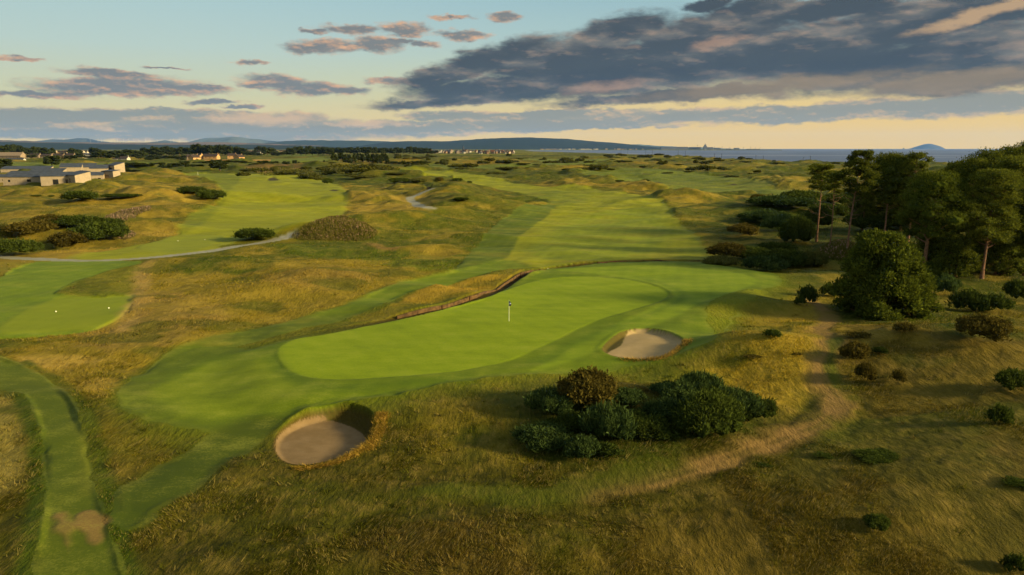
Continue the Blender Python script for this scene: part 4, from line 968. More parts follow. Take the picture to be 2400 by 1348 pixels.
for i, a in enumerate(FARB):
    if a[0] < 430 and 396 < a[1]: continue
    p = P(a[0], a[1])[0]
    if p[1] > coast(p[0]) - 50: continue
    sec = ['on the far left ground', 'below the harbour town', 'in front of the bay', 'below the harbour pier', 'near the coast masts'][int(np.clip((a[0] - 400) // 330, 0, 4))]
    wd = 'wide' if a[2] > 34 else ('mid sized' if a[2] > 22 else 'small')
    dk = 'nearer the camera than most' if a[1] > 396 else ('halfway out' if a[1] > 380 else 'far out')
    bush(a[0], a[1], a[2] * .9, a[3] * 1.25, 'far', f'{wd} scrub {sec}, {dk}', 'bush', f'{wd} scrub bushes {dk} {sec}'[:70])

# ------------------------------------------------------------------ trees of the middle and far distance
def tree_proto(key, mat, seed, nc, nl, size, shape):
    g = np.random.default_rng(seed); cen = []; rad = []
    for i in range(nc):
        z = g.uniform(.28, .92); prof = {'b': math.sqrt(max(.05, 1 - ((z - .58) / .45) ** 2)), 'c': 1.05 - z}[shape]
        r = .38 * prof * math.sqrt(g.uniform(.1, 1)); th = g.uniform(0, 6.28)
        cen.append((r * math.cos(th), r * math.sin(th), z)); rad.append(g.uniform(.11, .2) * (prof * .6 + .4))
    c = Acc(); foliage(c, cen, rad, .85, nl, size, .6, g, .3, .9)
    t = Acc(); tube(t, [(0, 0, -.05), (.01, 0, .3), (0, .01, .7)], [.035, .028, .01], 0)
    oc = c.build('crown', [mat]); ot = t.build('trunk', [M_BARK]); COL.objects.unlink(oc); COL.objects.unlink(ot)
    PROTO[key] = (oc, ot)
for i in range(3): tree_proto(('bt', i), M_LEAF, 200 + i, 20, 900, .09, 'b')
for i in range(2): tree_proto(('ct', i), M_LEAF, 210 + i, 16, 700, .08, 'c')
_ti = 0
def ftree(px, py, w, h, kind, label, group, name='broadleaf_tree', cat='tree'):
    global _ti; _ti += 1
    p = P(px, py)[0]; zb = z1(*p)
    zd = p[1] * CP + (CH - zb) * SP
    W = w / F * zd; hh = z_at(py - h, p[1]) - zb
    e = empty(name, (p[0], p[1], zb - .3), (_ti * 2.1) % 6.28, (W / .85, W / .85, max(hh, 2) / .98))
    tag(e, label, cat, group)
    keys = [k for k in PROTO if k[0] == kind]
    for src in PROTO[keys[_ti % len(keys)]]:
        o = src.copy(); COL.objects.link(o); o.parent = e
def belt(x0, x1, b0, b1, h0, h1, wpx, kind, label, seed, gap=.5, rows=1):
    g = np.random.default_rng(seed)
    for r in range(rows):
        x = x0 + g.uniform(0, wpx * .4)
        while x < x1:
            w = wpx * g.uniform(.75, 1.35)
            hk = .38 if (h1 > 13 and any(a < x < b for a, b in ((128, 164), (192, 218), (574, 606), (644, 678)))) else 1.0
            ftree(x, g.uniform(b0, b1), w, g.uniform(h0, h1) * hk, kind, label, label[:60], 'pine_tree' if kind == 'ct' else 'broadleaf_tree')
            x += w * gap * g.uniform(.7, 1.5)
belt(-10, 50, 366, 368, 26, 31, 26, 'bt', 'tall dark tree at the far left, behind the brown terrace', 1)
belt(50, 110, 366, 368, 20, 25, 22, 'bt', 'dark tree in the left wood, behind the brown terrace end', 2)
belt(105, 250, 364, 367, 16, 21, 20, 'bt', 'dark tree in the wood behind the grey terraces', 3)
belt(180, 330, 368, 372, 14, 19, 20, 'bt', 'dark tree just left of or behind the white cottage', 4)
belt(225, 345, 372, 375, 16, 22, 22, 'bt', 'dark tree in the clump round the white cottage', 5)
belt(335, 460, 365, 368, 18, 23, 20, 'bt', 'tall dark tree between the white cottage and the tan houses', 6, .4)
belt(345, 440, 374, 377, 9, 12, 16, 'bt', 'low tree in the hedge left of the tan houses', 7)
belt(460, 545, 366, 368, 25, 30, 20, 'bt', 'tallest dark tree in the grove behind the tan houses', 8, .4)
belt(540, 780, 363, 366, 17, 22, 20, 'bt', 'dark tree in the long wood right of the tan houses', 9, .42)
belt(560, 1010, 360.5, 362.5, 14, 18, 18, 'bt', 'dark tree in the long wood before the harbour town', 10, .42)
belt(980, 1030, 361, 362.5, 8, 11, 14, 'bt', 'low tree at the left edge of the harbour town', 12, .6)
belt(776, 912, 382, 387, 23, 27, 14, 'ct', 'conifer in the square plantation at mid distance', 13, .5, 2)
belt(300, 470, 392, 398, 11, 17, 30, 'bt', 'broad low tree in the thicket below the white cottage', 14, .55)
belt(460, 640, 388, 391, 11, 15, 20, 'bt', 'small tree in the thicket in front of the tan houses', 15, .55)
belt(190, 420, 402, 406, 5, 8, 30, 'bt', 'low tree in the dune thicket right of the timber units', 17, .7)
belt(640, 760, 384, 387, 7, 11, 18, 'bt', 'small tree on the field edge left of the conifer plantation', 18, .9)
belt(910, 1000, 385, 388, 8, 12, 20, 'bt', 'small tree right of the conifer plantation', 19, .8)
for a in [(122, 390, 44, 26, 'bt', 'round dark tree standing alone in front of the left terraces'), (75, 376, 22, 14, 'bt', 'small round tree at the end of the brown terrace'), (515, 400, 44, 26, 'bt', 'large round tree below the middle tan house'), (12, 402, 40, 30, 'bt', 'dark tree at the left edge beside the timber units'),
          (165, 378, 34, 14, 'bt', 'round tree right of the one standing alone by the terraces'), (700, 388, 14, 10, 'ct', 'small dark conifer by the pale field'), (760, 389, 9, 13, 'ct', 'slim conifer left of the square plantation'), (240, 378, 24, 22, 'bt', 'round tree immediately left of the white cottage'), (1041, 386, 20, 14, 'bt', 'lone round tree on the links below the harbour town')]:
    ftree(*a, None)

# ------------------------------------------------------------------ pines at the right
def pine(px, py, pyt, wpx, cb, label, seed, pads=26, nl=9000, lean=0.0, bare=False, profile='dome', fl=.5, mat=None, leaf=.34, tr=.16, dx=0, name='pine_tree', cat='tree', group='pines at the right edge of the course', padr=(.20, .34)):
    """base at (px, py), top at row pyt, crown wpx wide, crown starts at fraction cb of the height"""
    g = np.random.default_rng(seed)
    p = P(px, py)[0]; zb = z1(*p); zd = p[1] * CP + (CH - zb) * SP
    Ht = z_at(pyt, p[1]) - zb; W = wpx / F * zd / 2; off = dx / F * zd
    e = empty(name, (p[0], p[1], zb - .1)); tag(e, label, cat, group)
    t = Acc(); sw = g.uniform(-.25, .25, 6)
    def axis(f):
        return np.array([off * f ** 1.3 + sw[0] * math.sin(f * 5), sw[1] * math.sin(f * 4), f * Ht])
    fs = np.linspace(0, .96, 9); tube(t, [axis(f) for f in fs], [tr * (1.15 - f) * (1.5 if i == 0 else 1) for i, f in enumerate(fs)], 0, 9)
    cen = []; rad = []
    pads = int(pads * (1.6 if not bare else 1.2)); nl = int(nl * 1.6); W *= 1.0 if bare or profile == 'egg' else 1.14; fl = min(1.0, fl * 1.25)
    for i in range(pads):
        h = cb + (1 - cb) * ((i + .5) / pads) ** .85; u = (h - cb) / (1 - cb)
        prof = {'dome': math.sqrt(max(.03, 1 - max(0, (u - .35) / .68) ** 2)) * (.65 + .35 * min(1, u / .3)), 'cone': (1.02 - u) ** .8, 'egg': min(1, .78 + u * 1.2) * math.sqrt(max(.04, 1 - max(0, (u - .12) / .885) ** 2)), 'flat': .55 + .5 * math.sin(u * 3.0)}[profile]
        pr = W * g.uniform(*padr) * (.75 + .35 * prof)
        th = i * 2.399 + g.uniform(-.5, .5); r = max(0, W * prof - pr * .7) * math.sqrt(g.uniform(.12, 1)) * (1 + .16 * math.sin(2 * th + seed) + .12 * math.sin(3 * th + u * 7 + seed))
        a = axis(min(h, .97)); c = a + np.array([r * math.cos(th), r * math.sin(th), 0]); c[2] = min(h * Ht, Ht - pr * fl * .9)
        cen.append(c); rad.append(pr)
        b = axis(max(cb * .85, h - .5 * r / Ht)); mid = (b + c) / 2 + np.array([0, 0, -.15 * r * .3])
        tube(t, [b, mid, c], [tr * .42 * (1.1 - u * .6), tr * .28, .03], 0, 5)
    if bare:
        for i in range(9):
            h = g.uniform(.3, cb); a = axis(h); th = g.uniform(0, 6.28); r = g.uniform(.8, 2.2)
            tube(t, [a, a + np.array([r * .6 * math.cos(th), r * .6 * math.sin(th), .15]), a + np.array([r * math.cos(th), r * math.sin(th), .7])], [.05, .03, .012], 0, 4)
    t.build('trunk', [M_BARKP], e)
    c = Acc(); foliage(c, cen, rad, fl, nl, leaf, .34, g, .45, .55); c.build('crown', [mat or M_PINE], e)
    return e
pine(1913, 572, 384, 84, .66, 'slim pine with a flat open crown, leftmost of the pines', 301, 14, 4200, bare=True, profile='flat', fl=.32, padr=(.25, .42))
pine(1943, 590, 400, 52, .72, 'thin pale trunked pine with a sparse crown, second from the left', 302, 8, 1600, bare=True, profile='flat', fl=.4, tr=.1, padr=(.3, .5))
pine(1985, 596, 352, 88, .58, 'tall pine with a bushy leaning top, third from the left', 303, 24, 7600, bare=True, fl=.5, dx=10)
pine(2072, 560, 360, 122, .42, 'broad dark pine with a double trunk shape, behind the young pine', 304, 34, 11000, fl=.6)
pine(2128, 566, 357, 76, .45, 'pine with a pointed tuft top between two broad crowns', 305, 20, 6000, fl=.6)
pine(2166, 645, 402, 150, .40, 'big olive crowned pine with a curved bare trunk', 306, 40, 15000, fl=.55, tr=.26, mat=M_YPINE, leaf=.26)
pine(2218, 570, 378, 84, .3, 'dark pine in the gap left of the wood mass', 307, 24, 7000, fl=.6)
pine(2300, 652, 396, 134, .34, 'big pine with layered pads and a thin forked trunk', 308, 38, 15000, fl=.42, tr=.2, leaf=.28)
pine(2292, 560, 352, 130, .25, 'dark pine at the left of the tall wood behind', 309, 34, 11000, fl=.65)
pine(2345, 556, 344, 120, .25, 'dark pine in the middle of the tall wood behind', 310, 34, 11000, fl=.65)
pine(2404, 556, 330, 140, .25, 'tallest dark pine of the wood at the right edge', 311, 40, 12000, fl=.65)
pine(2400, 640, 420, 130, .2, 'dark pine cut by the right edge above the slope', 312, 36, 12000, fl=.6)
pine(2262, 600, 372, 110, .2, 'dark pine behind the layered pine, left of it', 318, 30, 9000, fl=.65)
pine(2350, 610, 366, 130, .15, 'dark pine filling the wood between the layered pine and the right edge', 319, 34, 11000, fl=.65)
pine(2110, 540, 392, 96, .2, 'dark pine behind the broad and the olive crowned pines', 322, 26, 8000, fl=.65)
pine(2480, 600, 345, 150, .2, 'dark pine just beyond the right edge', 313, 30, 8000, fl=.6)
pine(2020, 540, 430, 60, .3, 'lower dark pine filling the gap behind the tall third pine', 314, 24, 6000, fl=.6)
pine(2240, 648, 560, 90, .05, 'low dark understorey pine at the wood edge', 315, 22, 6000, fl=.7)
pine(2330, 640, 552, 110, .05, 'low dark understorey pine below the layered pine', 316, 24, 7000, fl=.7)
pine(2190, 620, 540, 80, .05, 'low dark understorey pine left in the wood shade', 317, 20, 5000, fl=.7)
pine(2055, 738, 548, 216, .02, 'big bushy young pine with upright candles beside the dirt track', 320, 90, 36000, profile='egg', fl=1.0, mat=M_YPINE, leaf=.42, tr=.2, padr=(.12, .26), group='young pines')
pine(2140, 742, 640, 110, .02, 'lower spreading skirt pine at the right foot of the young pine', 321, 22, 8000, profile='dome', fl=.7, mat=M_YPINE, leaf=.3, tr=.1, group='young pines')

# ------------------------------------------------------------------ grasses
def shag(name, label, cat, P2, hgt, wid, colv, seed, lean=(.5, .25), ng=2, mat=None, plume=False):
    """upright grass blades as slim triangles at points P2 (x,y)"""
    g = np.random.default_rng(seed); k = len(P2)
    z = Z(P2[:, 0], P2[:, 1])
    V = []; C = []
    for j in range(ng):
        b = np.stack([P2[:, 0] + g.normal(0, .5, k) * hgt * .5, P2[:, 1] + g.normal(0, .5, k) * hgt * .5, z - .03], 1)
        th = g.uniform(0, math.pi, k); w = wid * g.uniform(.6, 1.3, k)
        t = np.stack([np.cos(th) * w, np.sin(th) * w, np.zeros(k)], 1)
        h = hgt * g.uniform(.5, 1.25, k)
        ln = np.stack([lean[0] + g.normal(0, .35, k), lean[1] + g.normal(0, .35, k)], 1)
        sw = (fbm(P2[:, 0] / 2.2, P2[:, 1] / 2.2, 77, 2) - .5) * 2.4
        tip = b + np.stack([(ln[:, 0] + sw) * h, (ln[:, 1] + sw * .5) * h, h * .75], 1)
        V.append(np.stack([b - t, b + t, tip], 1).reshape(-1, 3))
        c = colv * g.uniform(.62, 1.3, (k, 1))
        C.append(np.repeat(c, 3, 0))
    V = np.concatenate(V); C = np.clip(np.concatenate(C), 0, .8)
    o = mesh_np(name, V, [np.arange(len(V)).reshape(-1, 3)], [mat], {'Col': ('FLOAT_COLOR', np.concatenate([C, np.ones((len(C), 1))], 1))})
    return tag(o, label, cat, kind='stuff')
m, nt = newmat('long_grass')
at = nt.nodes.new('ShaderNodeAttribute'); at.attribute_name = 'Col'
d = nt.nodes.new('ShaderNodeBsdfDiffuse'); t = nt.nodes.new('ShaderNodeBsdfTranslucent'); mx = nt.nodes.new('ShaderNodeMixShader'); o = nt.nodes.new('ShaderNodeOutputMaterial')
nt.links.new(at.outputs[0], d.inputs[0]); nt.links.new(at.outputs[0], t.inputs[0]); mx.inputs[0].default_value = .3
nt.links.new(d.outputs[0], mx.inputs[1]); nt.links.new(t.outputs[0], mx.inputs[2]); nt.links.new(mx.outputs[0], o.inputs[0])
M_GRASS = m
g = np.random.default_rng(99)
n = 640000
# thinner with distance: equal numbers per band of viewing angle
ang = g.uniform(.055, .80, n) ** 1.0
yy = CH / np.tan(ang + .02); xx = g.uniform(-.88, .88, n) * (yy + 4)
j_, i_ = gidx(xx, yy); fl_ = (np.round(j_).astype(int) * NC + np.round(i_).astype(int))
keep = (g.random(n) < tuft[fl_] * (.35 + .65 * sst(.35, .6, fin[fl_]))) & (cls[fl_] == 0) & (yy < 190)
xx, yy, fl_ = xx[keep], yy[keep], fl_[keep]
zd = np.hypot(yy, CH)
cc = colA[fl_] * (.85 + .5 * sst(.4, .65, med[fl_]))[:, None]
str_ = (g.random(len(xx)) < .05 + .22 * sst(.45, .65, med[fl_]))[:, None]
cc = np.where(str_, cc * .45 + alb((180, 154, 84)) * .55, cc)
shag('rough_grass', 'long wind blown rough grass, olive and straw, round the green', 'grass', np.stack([xx, yy], 1), (.10 + .0011 * zd) * (.35 + 1.5 * sst(.42, .68, med[fl_])) * (.4 + .6 * tuft[fl_]), (.006 + .00032 * zd), cc, 5, mat=M_GRASS)
# scattered tussocks standing above the sward
gt = np.random.default_rng(123); k = 5000
ty = CH / np.tan(gt.uniform(.17, .82, k)); tx = gt.uniform(-.9, .9, k) * (ty + 4)
j_, i_ = gidx(tx, ty); f2 = (np.round(j_).astype(int) * NC + np.round(i_).astype(int))
kp = (tuft[f2] > .5) & (cls[f2] == 0) & (gt.random(k) < .15 + .85 * sst(.45, .6, big[f2])); tx, ty, f2 = tx[kp], ty[kp], f2[kp]
nb = 12; px_ = np.repeat(tx, nb) + gt.normal(0, .10, len(tx) * nb); py_ = np.repeat(ty, nb) + gt.normal(0, .10, len(tx) * nb)
tone = np.repeat(gt.random(len(tx)), nb)[:, None]
tc_ = np.repeat(colA[f2], nb, 0) * .55 + (alb((164, 142, 76)) * (tone > .6) + alb((92, 96, 30)) * (tone <= .6)) * .5
shag('grass_tussocks', 'separate taller tussocks of straw and green grass in the near rough', 'grass', np.stack([px_, py_], 1), np.repeat(gt.uniform(.22, .5, len(tx)), nb), .011 + .00035 * np.hypot(py_, CH), tc_, 11, (.25, .1), 1, M_GRASS)
# straw fringe on the near bunker lip
fr = P(*smooth([(700, 1092), (760, 1088), (810, 1072), (850, 1052), (878, 1024), (884, 990), (900, 988), (890, 1020), (870, 1052)], False, 12).T)
pts = np.repeat(fr, 26, 0) + np.random.default_rng(8).normal(0, .13, (len(fr) * 26, 2)) * np.array([1.2, 1])
gg = np.random.default_rng(9)
shag('bunker_fringe_grass', 'golden tufts of long grass along the lower right lip of the near bunker', 'grass', pts, .34, .018, np.where(gg.random((len(pts), 1)) < .5, alb((206, 164, 70)), alb((150, 124, 36))) * np.ones((1, 3)), 6, (.1, -.5), 2, M_GRASS)
fr = P(*smooth([(1470, 847), (1530, 847), (1570, 836), (1600, 812), (1612, 800)], False, 10).T)
pts = np.repeat(fr, 26, 0) + np.random.default_rng(8).normal(0, .25, (len(fr) * 26, 2))
shag('bunker_fringe_grass', 'thin straw grass on the right lip of the far bunker', 'grass', pts, .4, .03, alb((184, 146, 62)) * np.ones((len(pts), 1)), 6, (.1, -.3), 1, M_GRASS)

def spikes(name, label, cat, poly, count, hgt, wid, mat, seed, kind='stuff'):
    """a dense stand of upright stems with plumes"""
    g = np.random.default_rng(seed); pw = P(*smooth(poly, True, 3).T)
    lo = pw.min(0); hi = pw.max(0); q = g.uniform(lo, hi, (count * 3, 2)); q = q[sdist(pw, q[:, 0], q[:, 1]) > 0][:count]
    z = Z(q[:, 0], q[:, 1]); k = len(q); a = Acc()
    h = hgt * g.uniform(.6, 1.15, k) * (.45 + .55 * sst(0, 2.5, sdist(pw, q[:, 0], q[:, 1])))
    b = np.stack([q[:, 0], q[:, 1], z], 1); ln = g.normal(0, .16, (k, 2))
    top = b + np.stack([ln[:, 0] * h, ln[:, 1] * h, h], 1)
    th = g.uniform(0, math.pi, k); t = np.stack([np.cos(th) * wid, np.sin(th) * wid, np.zeros(k)], 1)
    v = np.stack([b - t, b + t, top], 1).reshape(-1, 3); a.add(v, np.arange(k * 3).reshape(k, 3), np.repeat(g.uniform(0, .4, k), 3))
    m1 = b + (top - b) * .62; v = np.stack([m1, m1 + (top - m1) * .5 + t * 1.4, top, m1 + (top - m1) * .5 - t * 1.4], 1).reshape(-1, 3)
    a.add(v, np.arange(k * 4).reshape(k, 4), np.repeat(g.uniform(.35, 1, k), 4))
    o = a.build(name, [mat]); return tag(o, label, cat, kind=kind)
spikes('reed_bed', 'brown plumed reeds and docks covering the mound beside the gravel path', 'reeds', [(684, 553), (720, 528), (780, 512), (840, 520), (885, 545), (860, 562), (780, 566), (700, 562)], 11000, .75, .05, M_REED, 1)
spikes('willowherb', 'drift of pale pink willowherb on the left dune', 'flowers', [(240, 520), (280, 498), (340, 484), (356, 490), (320, 508), (260, 525)], 3400, 1.2, .07, M_PINK, 2)
spikes('willowherb', 'small patch of pink willowherb beside the dune gorse', 'flowers', [(260, 545), (290, 530), (320, 545), (290, 560)], 900, 1.1, .06, M_PINK, 3)
spikes('reed_bed', 'pale reeds between the thin pine trunks', 'reeds', [(1915, 590), (1960, 575), (2010, 580), (2010, 600), (1940, 604)], 2200, 1.5, .08, M_REED, 4)
spikes('reed_bed', 'rusty heather and reeds beyond the top of the left fairway', 'reeds', [(600, 402), (680, 398), (740, 404), (700, 412), (610, 410)], 1500, 1.0, .3, M_REED, 5)

# ------------------------------------------------------------------ burn wall
M_WOOD = simple('weathered_boards', (92, 68, 34), .95, .5, 2.2); M_WOODD = simple('damp_boards', (92, 64, 32), .9, .3, 1.4)
seg = smooth(BURN[::2], False, 2)
def wallstrip(name, label, line, off, top, bot, mat, post):
    d = np.gradient(line, axis=0); d /= np.linalg.norm(d, axis=1, keepdims=True); nrm = np.stack([-d[:, 1], d[:, 0]], 1)
    e = empty(name, (line[len(line) // 2][0], line[len(line) // 2][1], 0)); tag(e, label, 'wall')
    A = line + nrm * off; B = line + nrm * (off + .12)
    zt = Z(*(line + nrm * (off + .45)).T) + top; zbm = Z(*(line + nrm * (off - .4)).T) - bot
    k = len(line); V = []; Fc = []
    rows = [(A, zbm), (A, zt), (B, zt + .0), (B, zbm)]
    V = np.concatenate([np.stack([q[:, 0], q[:, 1], zz], 1) for q, zz in rows]) - np.array(e.location)
    for r in range(3):
        for i in range(k - 1): Fc.append([r * k + i, r * k + i + 1, (r + 1) * k + i + 1, (r + 1) * k + i])
    mesh_np('boards', V, [np.array(Fc)], [mat], parent=e)
    for i in range(0, k, post):
        a = Acc(); c = np.array([A[i][0] - nrm[i][0] * .06, A[i][1] - nrm[i][1] * .06, 0]) - np.array(e.location)
        tube(a, [c + [0, 0, zbm[i] + .0], c + [0, 0, zt[i] + .12]], [.07, .06], 0, 6); a.build('post', [M_WOODD], e)
sel = seg[(seg[:, 0] > -13) & (seg[:, 0] < 5.0)]
wallstrip('burn_revetment', 'long weathered timber wall facing the burn behind the green', sel, -.05, .03, .1, M_WOOD, 5)
sel = seg[(seg[:, 0] > 12)]
wallstrip('burn_revetment', 'short dark timber wall of the burn at the back right of the green', sel, -.05, .03, .1, M_WOODD, 5)

# ------------------------------------------------------------------ flagstick, tee markers, stakes
M_WHITE = simple('white_paint', (236, 232, 190), .5, .04); M_NAVY = simple('navy_cloth', (38, 42, 66), .8, .1); M_STRIPE = simple('white_cloth', (200, 205, 210), .8, .05)
def flagpole(px, py, hgt, label, flagc=True, r=.028, name='flagstick'):
    p = P(px, py)[0]; z = z1(*p); e = empty(name, (p[0], p[1], z)); tag(e, label, 'flag')
    a = Acc(); tube(a, [(0, 0, -.1), (0, 0, hgt)], [r, r * .8], 0, 10); a.build('pole', [M_WHITE], e)
    a = Acc(); zt = hgt - .02
    # cloth hanging in folds beside the pole
    rows = 12; V = []
    for i in range(rows):
        f = i / (rows - 1); w = .05 + .17 * math.sin(f * 2.5) ** 1.0; zz = zt - f * .62
        for j in range(6):
            u = j / 5; V.append((w * u + .01, .05 * math.sin(u * 7 + f * 4) - .01, zz - .10 * u * (1 - f)))
    V = np.array(V); Fq = [[i * 6 + j, i * 6 + j + 1, (i + 1) * 6 + j + 1, (i + 1) * 6 + j] for i in range(rows - 1) for j in range(5)]
    mats = [M_NAVY, M_STRIPE]; fm = [1 if 5 <= i <= 6 and j + (i - 5) * 2 >= 1 else 0 for i in range(rows - 1) for j in range(5)]
    mesh_np('flag_cloth', V, [np.array(Fq)], mats, fmat=fm, parent=e)
    if r < .04:
        a = Acc(); tube(a, [(0, 0, .004), (0, 0, .012)], [.054, .054], 0, 16); a.build('hole_rim', [M_WHITE], e)
flagpole(1193, 763, 2.25, 'white flagstick with a furled navy flag standing in the green')
flagpole(464, 412, 2.3, 'distant flagstick on the green beyond the left fairway', r=.09)
def marker(px, py, label):
    p = P(px, py)[0]; z = z1(*p); a = Acc(); tube(a, [(0, 0, -.02), (0, 0, .05), (0, 0, .10), (0, 0, .14)], [.06, .08, .06, .015], 0, 12)
    o = a.build('tee_marker', [M_WHITE]); o.location = (p[0], p[1], z); tag(o, label, 'tee marker', 'tee markers')
marker(417, 564, 'left tee marker of the upper tee beyond the path'); marker(480, 562, 'right tee marker of the upper tee beyond the path')
marker(131, 731, 'left tee marker of the lower tee near the brown slope'); marker(255, 723, 'right tee marker of the lower tee near the brown slope')
def stake(px, py, h, label, mat, r=.04):
    p = P(px, py)[0]; z = z1(*p); a = Acc(); tube(a, [(0, 0, -.1), (0, 0, h), (0, 0, h + .04)], [r, r, .01], 0, 8)
    o = a.build('hazard_stake', [mat]); o.location = (p[0], p[1], z); tag(o, label, 'stake')
stake(1284, 637, .5, 'pale hazard stake beside the burn behind the green', M_WHITE, .06)

# ------------------------------------------------------------------ buildings
def box(acc, x0, x1, y0, y1, z0, z1_, m=0, zb=None):
    """zb: (z at y0, z at y1) of the top"""
    a, b = (z1_, z1_) if zb is None else zb
    v = np.array([(x0, y0, z0), (x1, y0, z0), (x1, y1, z0), (x0, y1, z0), (x0, y0, a), (x1, y0, a), (x1, y1, b), (x0, y1, b)], float)
    acc.add(v, np.array([[0, 1, 5, 4], [1, 2, 6, 5], [2, 3, 7, 6], [3, 0, 4, 7], [4, 5, 6, 7], [3, 2, 1, 0]]), .5, m)
M_CLAD = None
def clad(name, c):
    m, nt = newmat(name); tc = nt.nodes.new('ShaderNodeTexCoord')
    w = nt.nodes.new('ShaderNodeTexWave'); w.inputs['Scale'].default_value = 1.2; w.inputs['Distortion'].default_value = .6
    nt.links.new(mapping(nt, tc.outputs['Object'], rot=(0, 0, .7)), w.inputs[0]); n = noise(nt, tc.outputs['Object'], .8, 4)
    f = mathn(nt, 'ADD', mathn(nt, 'MULTIPLY', w.outputs['Fac'], .35), mathn(nt, 'MULTIPLY', n, .65))
    bsdf(nt, mixc(nt, mrange(nt, f, .25, .75), rgba(c, .72), rgba(c, 1.15)), .9, .1); return m
M_CLAD = clad('pale_larch_cladding', (170, 150, 116)); M_ZINC = simple('dark_zinc_roof', (70, 74, 76), .75, .25, .6, .1); M_PANE = simple('dark_glass', (30, 32, 34), .15, .1, 1, .6)
M_TANW = simple('tan_render', (196, 150, 92), .9, .08); M_ROOFB = simple('brown_tile_roof', (66, 52, 40), .9, .2, .8); M_WHITEW = simple('white_render', (190, 178, 150), .9, .06); M_GREYW = simple('grey_harling', (150, 128, 96), .95, .15, .8)
M_PORT = simple('port_metal', (96, 98, 100), .8, .15, .02); M_REDR = simple('red_tile_roof', (110, 70, 50), .9, .2, .3); M_CREAM = simple('cream_render', (168, 148, 116), .9, .06)
M_STONE = simple('grey_stone', (112, 100, 80), .95, .15, .5); M_TANS = simple('tan_stone', (132, 104, 74), .95, .15, .5)
M_SLATE = simple('slate_roof', (70, 72, 76), .8, .15, .3)
def put(px, py):
    p = P(px, py)[0]; return p, z1(*p), p[1] * CP + (CH - z1(*p)) * SP
def unit_house(px, py, wpx, dep, h0, h1, yaw, wins, label, mat=None, group='pale timber clad units'):
    """mono-pitch timber unit: centre of the front foot at (px, py); wpx apparent front width; height h0 front, h1 back"""
    p, zb, zd = put(px, py); w = wpx / F * zd / max(.35, math.cos(R(yaw)))
    e = empty('timber_unit', (p[0], p[1], zb - .4), R(yaw)); tag(e, label, 'building', group)
    a = Acc(); box(a, -w / 2, w / 2, 0, dep, 0, 0, zb=(h0 + .4, h1 + .4)); a.build('wall', [mat or M_CLAD], e)
    a = Acc(); v = np.array([(-w / 2 - .2, -.25, h0 + .42 - .25 * (h1 - h0) / dep), (w / 2 + .2, -.25, h0 + .42 - .25 * (h1 - h0) / dep), (w / 2 + .2, dep + .2, h1 + .42), (-w / 2 - .2, dep + .2, h1 + .42)], float)
    v = np.concatenate([v, v + [0, 0, .22]]); a.add(v, np.array([[3, 2, 1, 0], [4, 5, 6, 7], [0, 1, 5, 4], [1, 2, 6, 5], [2, 3, 7, 6], [3, 0, 4, 7]]), .5); a.build('roof', [M_ZINC], e)
    for (side, u, z0, ww, wh) in wins:
        a = Acc()
        if side == 'f': box(a, u * w - ww / 2, u * w + ww / 2, -.06, .05, z0 + .4, z0 + wh + .4)
        elif side == 'r': box(a, w / 2 - .05, w / 2 + .06, dep * u - ww / 2, dep * u + ww / 2, z0 + .4, z0 + wh + .4)
        else: box(a, -w / 2 - .06, -w / 2 + .05, dep * u - ww / 2, dep * u + ww / 2, z0 + .4, z0 + wh + .4)
        a.build('door' if z0 < .2 else 'window', [M_PANE], e)
U = unit_house
U(60, 407, 100, 7.2, 2.9, 4.7, 12, [('f', -.2, .9, 1.5, .8), ('f', .3, .9, 1.2, .8)], 'long low timber unit at the back left of the group')
U(2, 428, 34, 6.4, 2.9, 4.0, 8, [('f', .2, .9, 1.2, 1)], 'timber unit cut by the left edge of the photo')
U(108, 421, 70, 6.4, 3.1, 5.0, 10, [('f', .1, .9, 1.4, .9)], 'timber unit half hidden in the middle row')
U(168, 418, 40, 7.2, 4.0, 6.1, 24, [('r', .45, .1, 1.6, 2.2)], 'taller timber unit with a bright end at the back of the main group')
U(172, 424, 30, 5.6, 3.6, 5.4, -38, [('f', .1, .1, 1.3, 2.1)], 'small tall timber unit with an open doorway facing right')
U(58, 436, 92, 7.2, 3.4, 5.7, 6, [('f', .12, 1.2, 1.6, 1.1), ('l', .4, .1, 1.6, 2.1), ('f', -.35, 1.2, .8, 1.0)], 'long timber unit with a small square window at the front left')
U(132, 437, 56, 6.4, 3.8, 5.4, 20, [('f', .0, .1, 2.2, 2.3), ('f', .38, .6, .9, 1.8)], 'timber unit with a wide dark doorway at the front of the main group')
U(164, 436, 42, 7.2, 3.6, 5.2, -28, [('f', .05, .5, .9, 1.8)], 'timber unit with one narrow window at the front right corner')
U(208, 414, 30, 5.6, 4.3, 6.6, 26, [('r', .5, 1.2, 1.2, 1)], 'tall timber unit at the back of the right group')
U(216, 412, 30, 6.4, 4.7, 6.1, -30, [('f', .1, .1, 1.1, 2.0)], 'timber unit behind the right group with a bright end')
U(234, 420, 34, 6.4, 3.8, 5.7, 24, [('f', .2, 1.2, 1.8, .9)], 'middle timber unit of the right group')
U(261, 419, 30, 6.4, 3.6, 5.4, -32, [('f', .05, 1.1, 2.4, 1.1)], 'timber unit with a broad window at the right end of all')
U(224, 428, 32, 4.8, 3.1, 4.5, 22, [('f', .25, .9, 1.3, .7)], 'low timber unit at the front left of the right group')
U(254, 427, 32, 4.8, 3.6, 4.2, -18, [('f', -.05, .9, 2.4, .6)], 'low timber unit with a slot window in front of the right group')

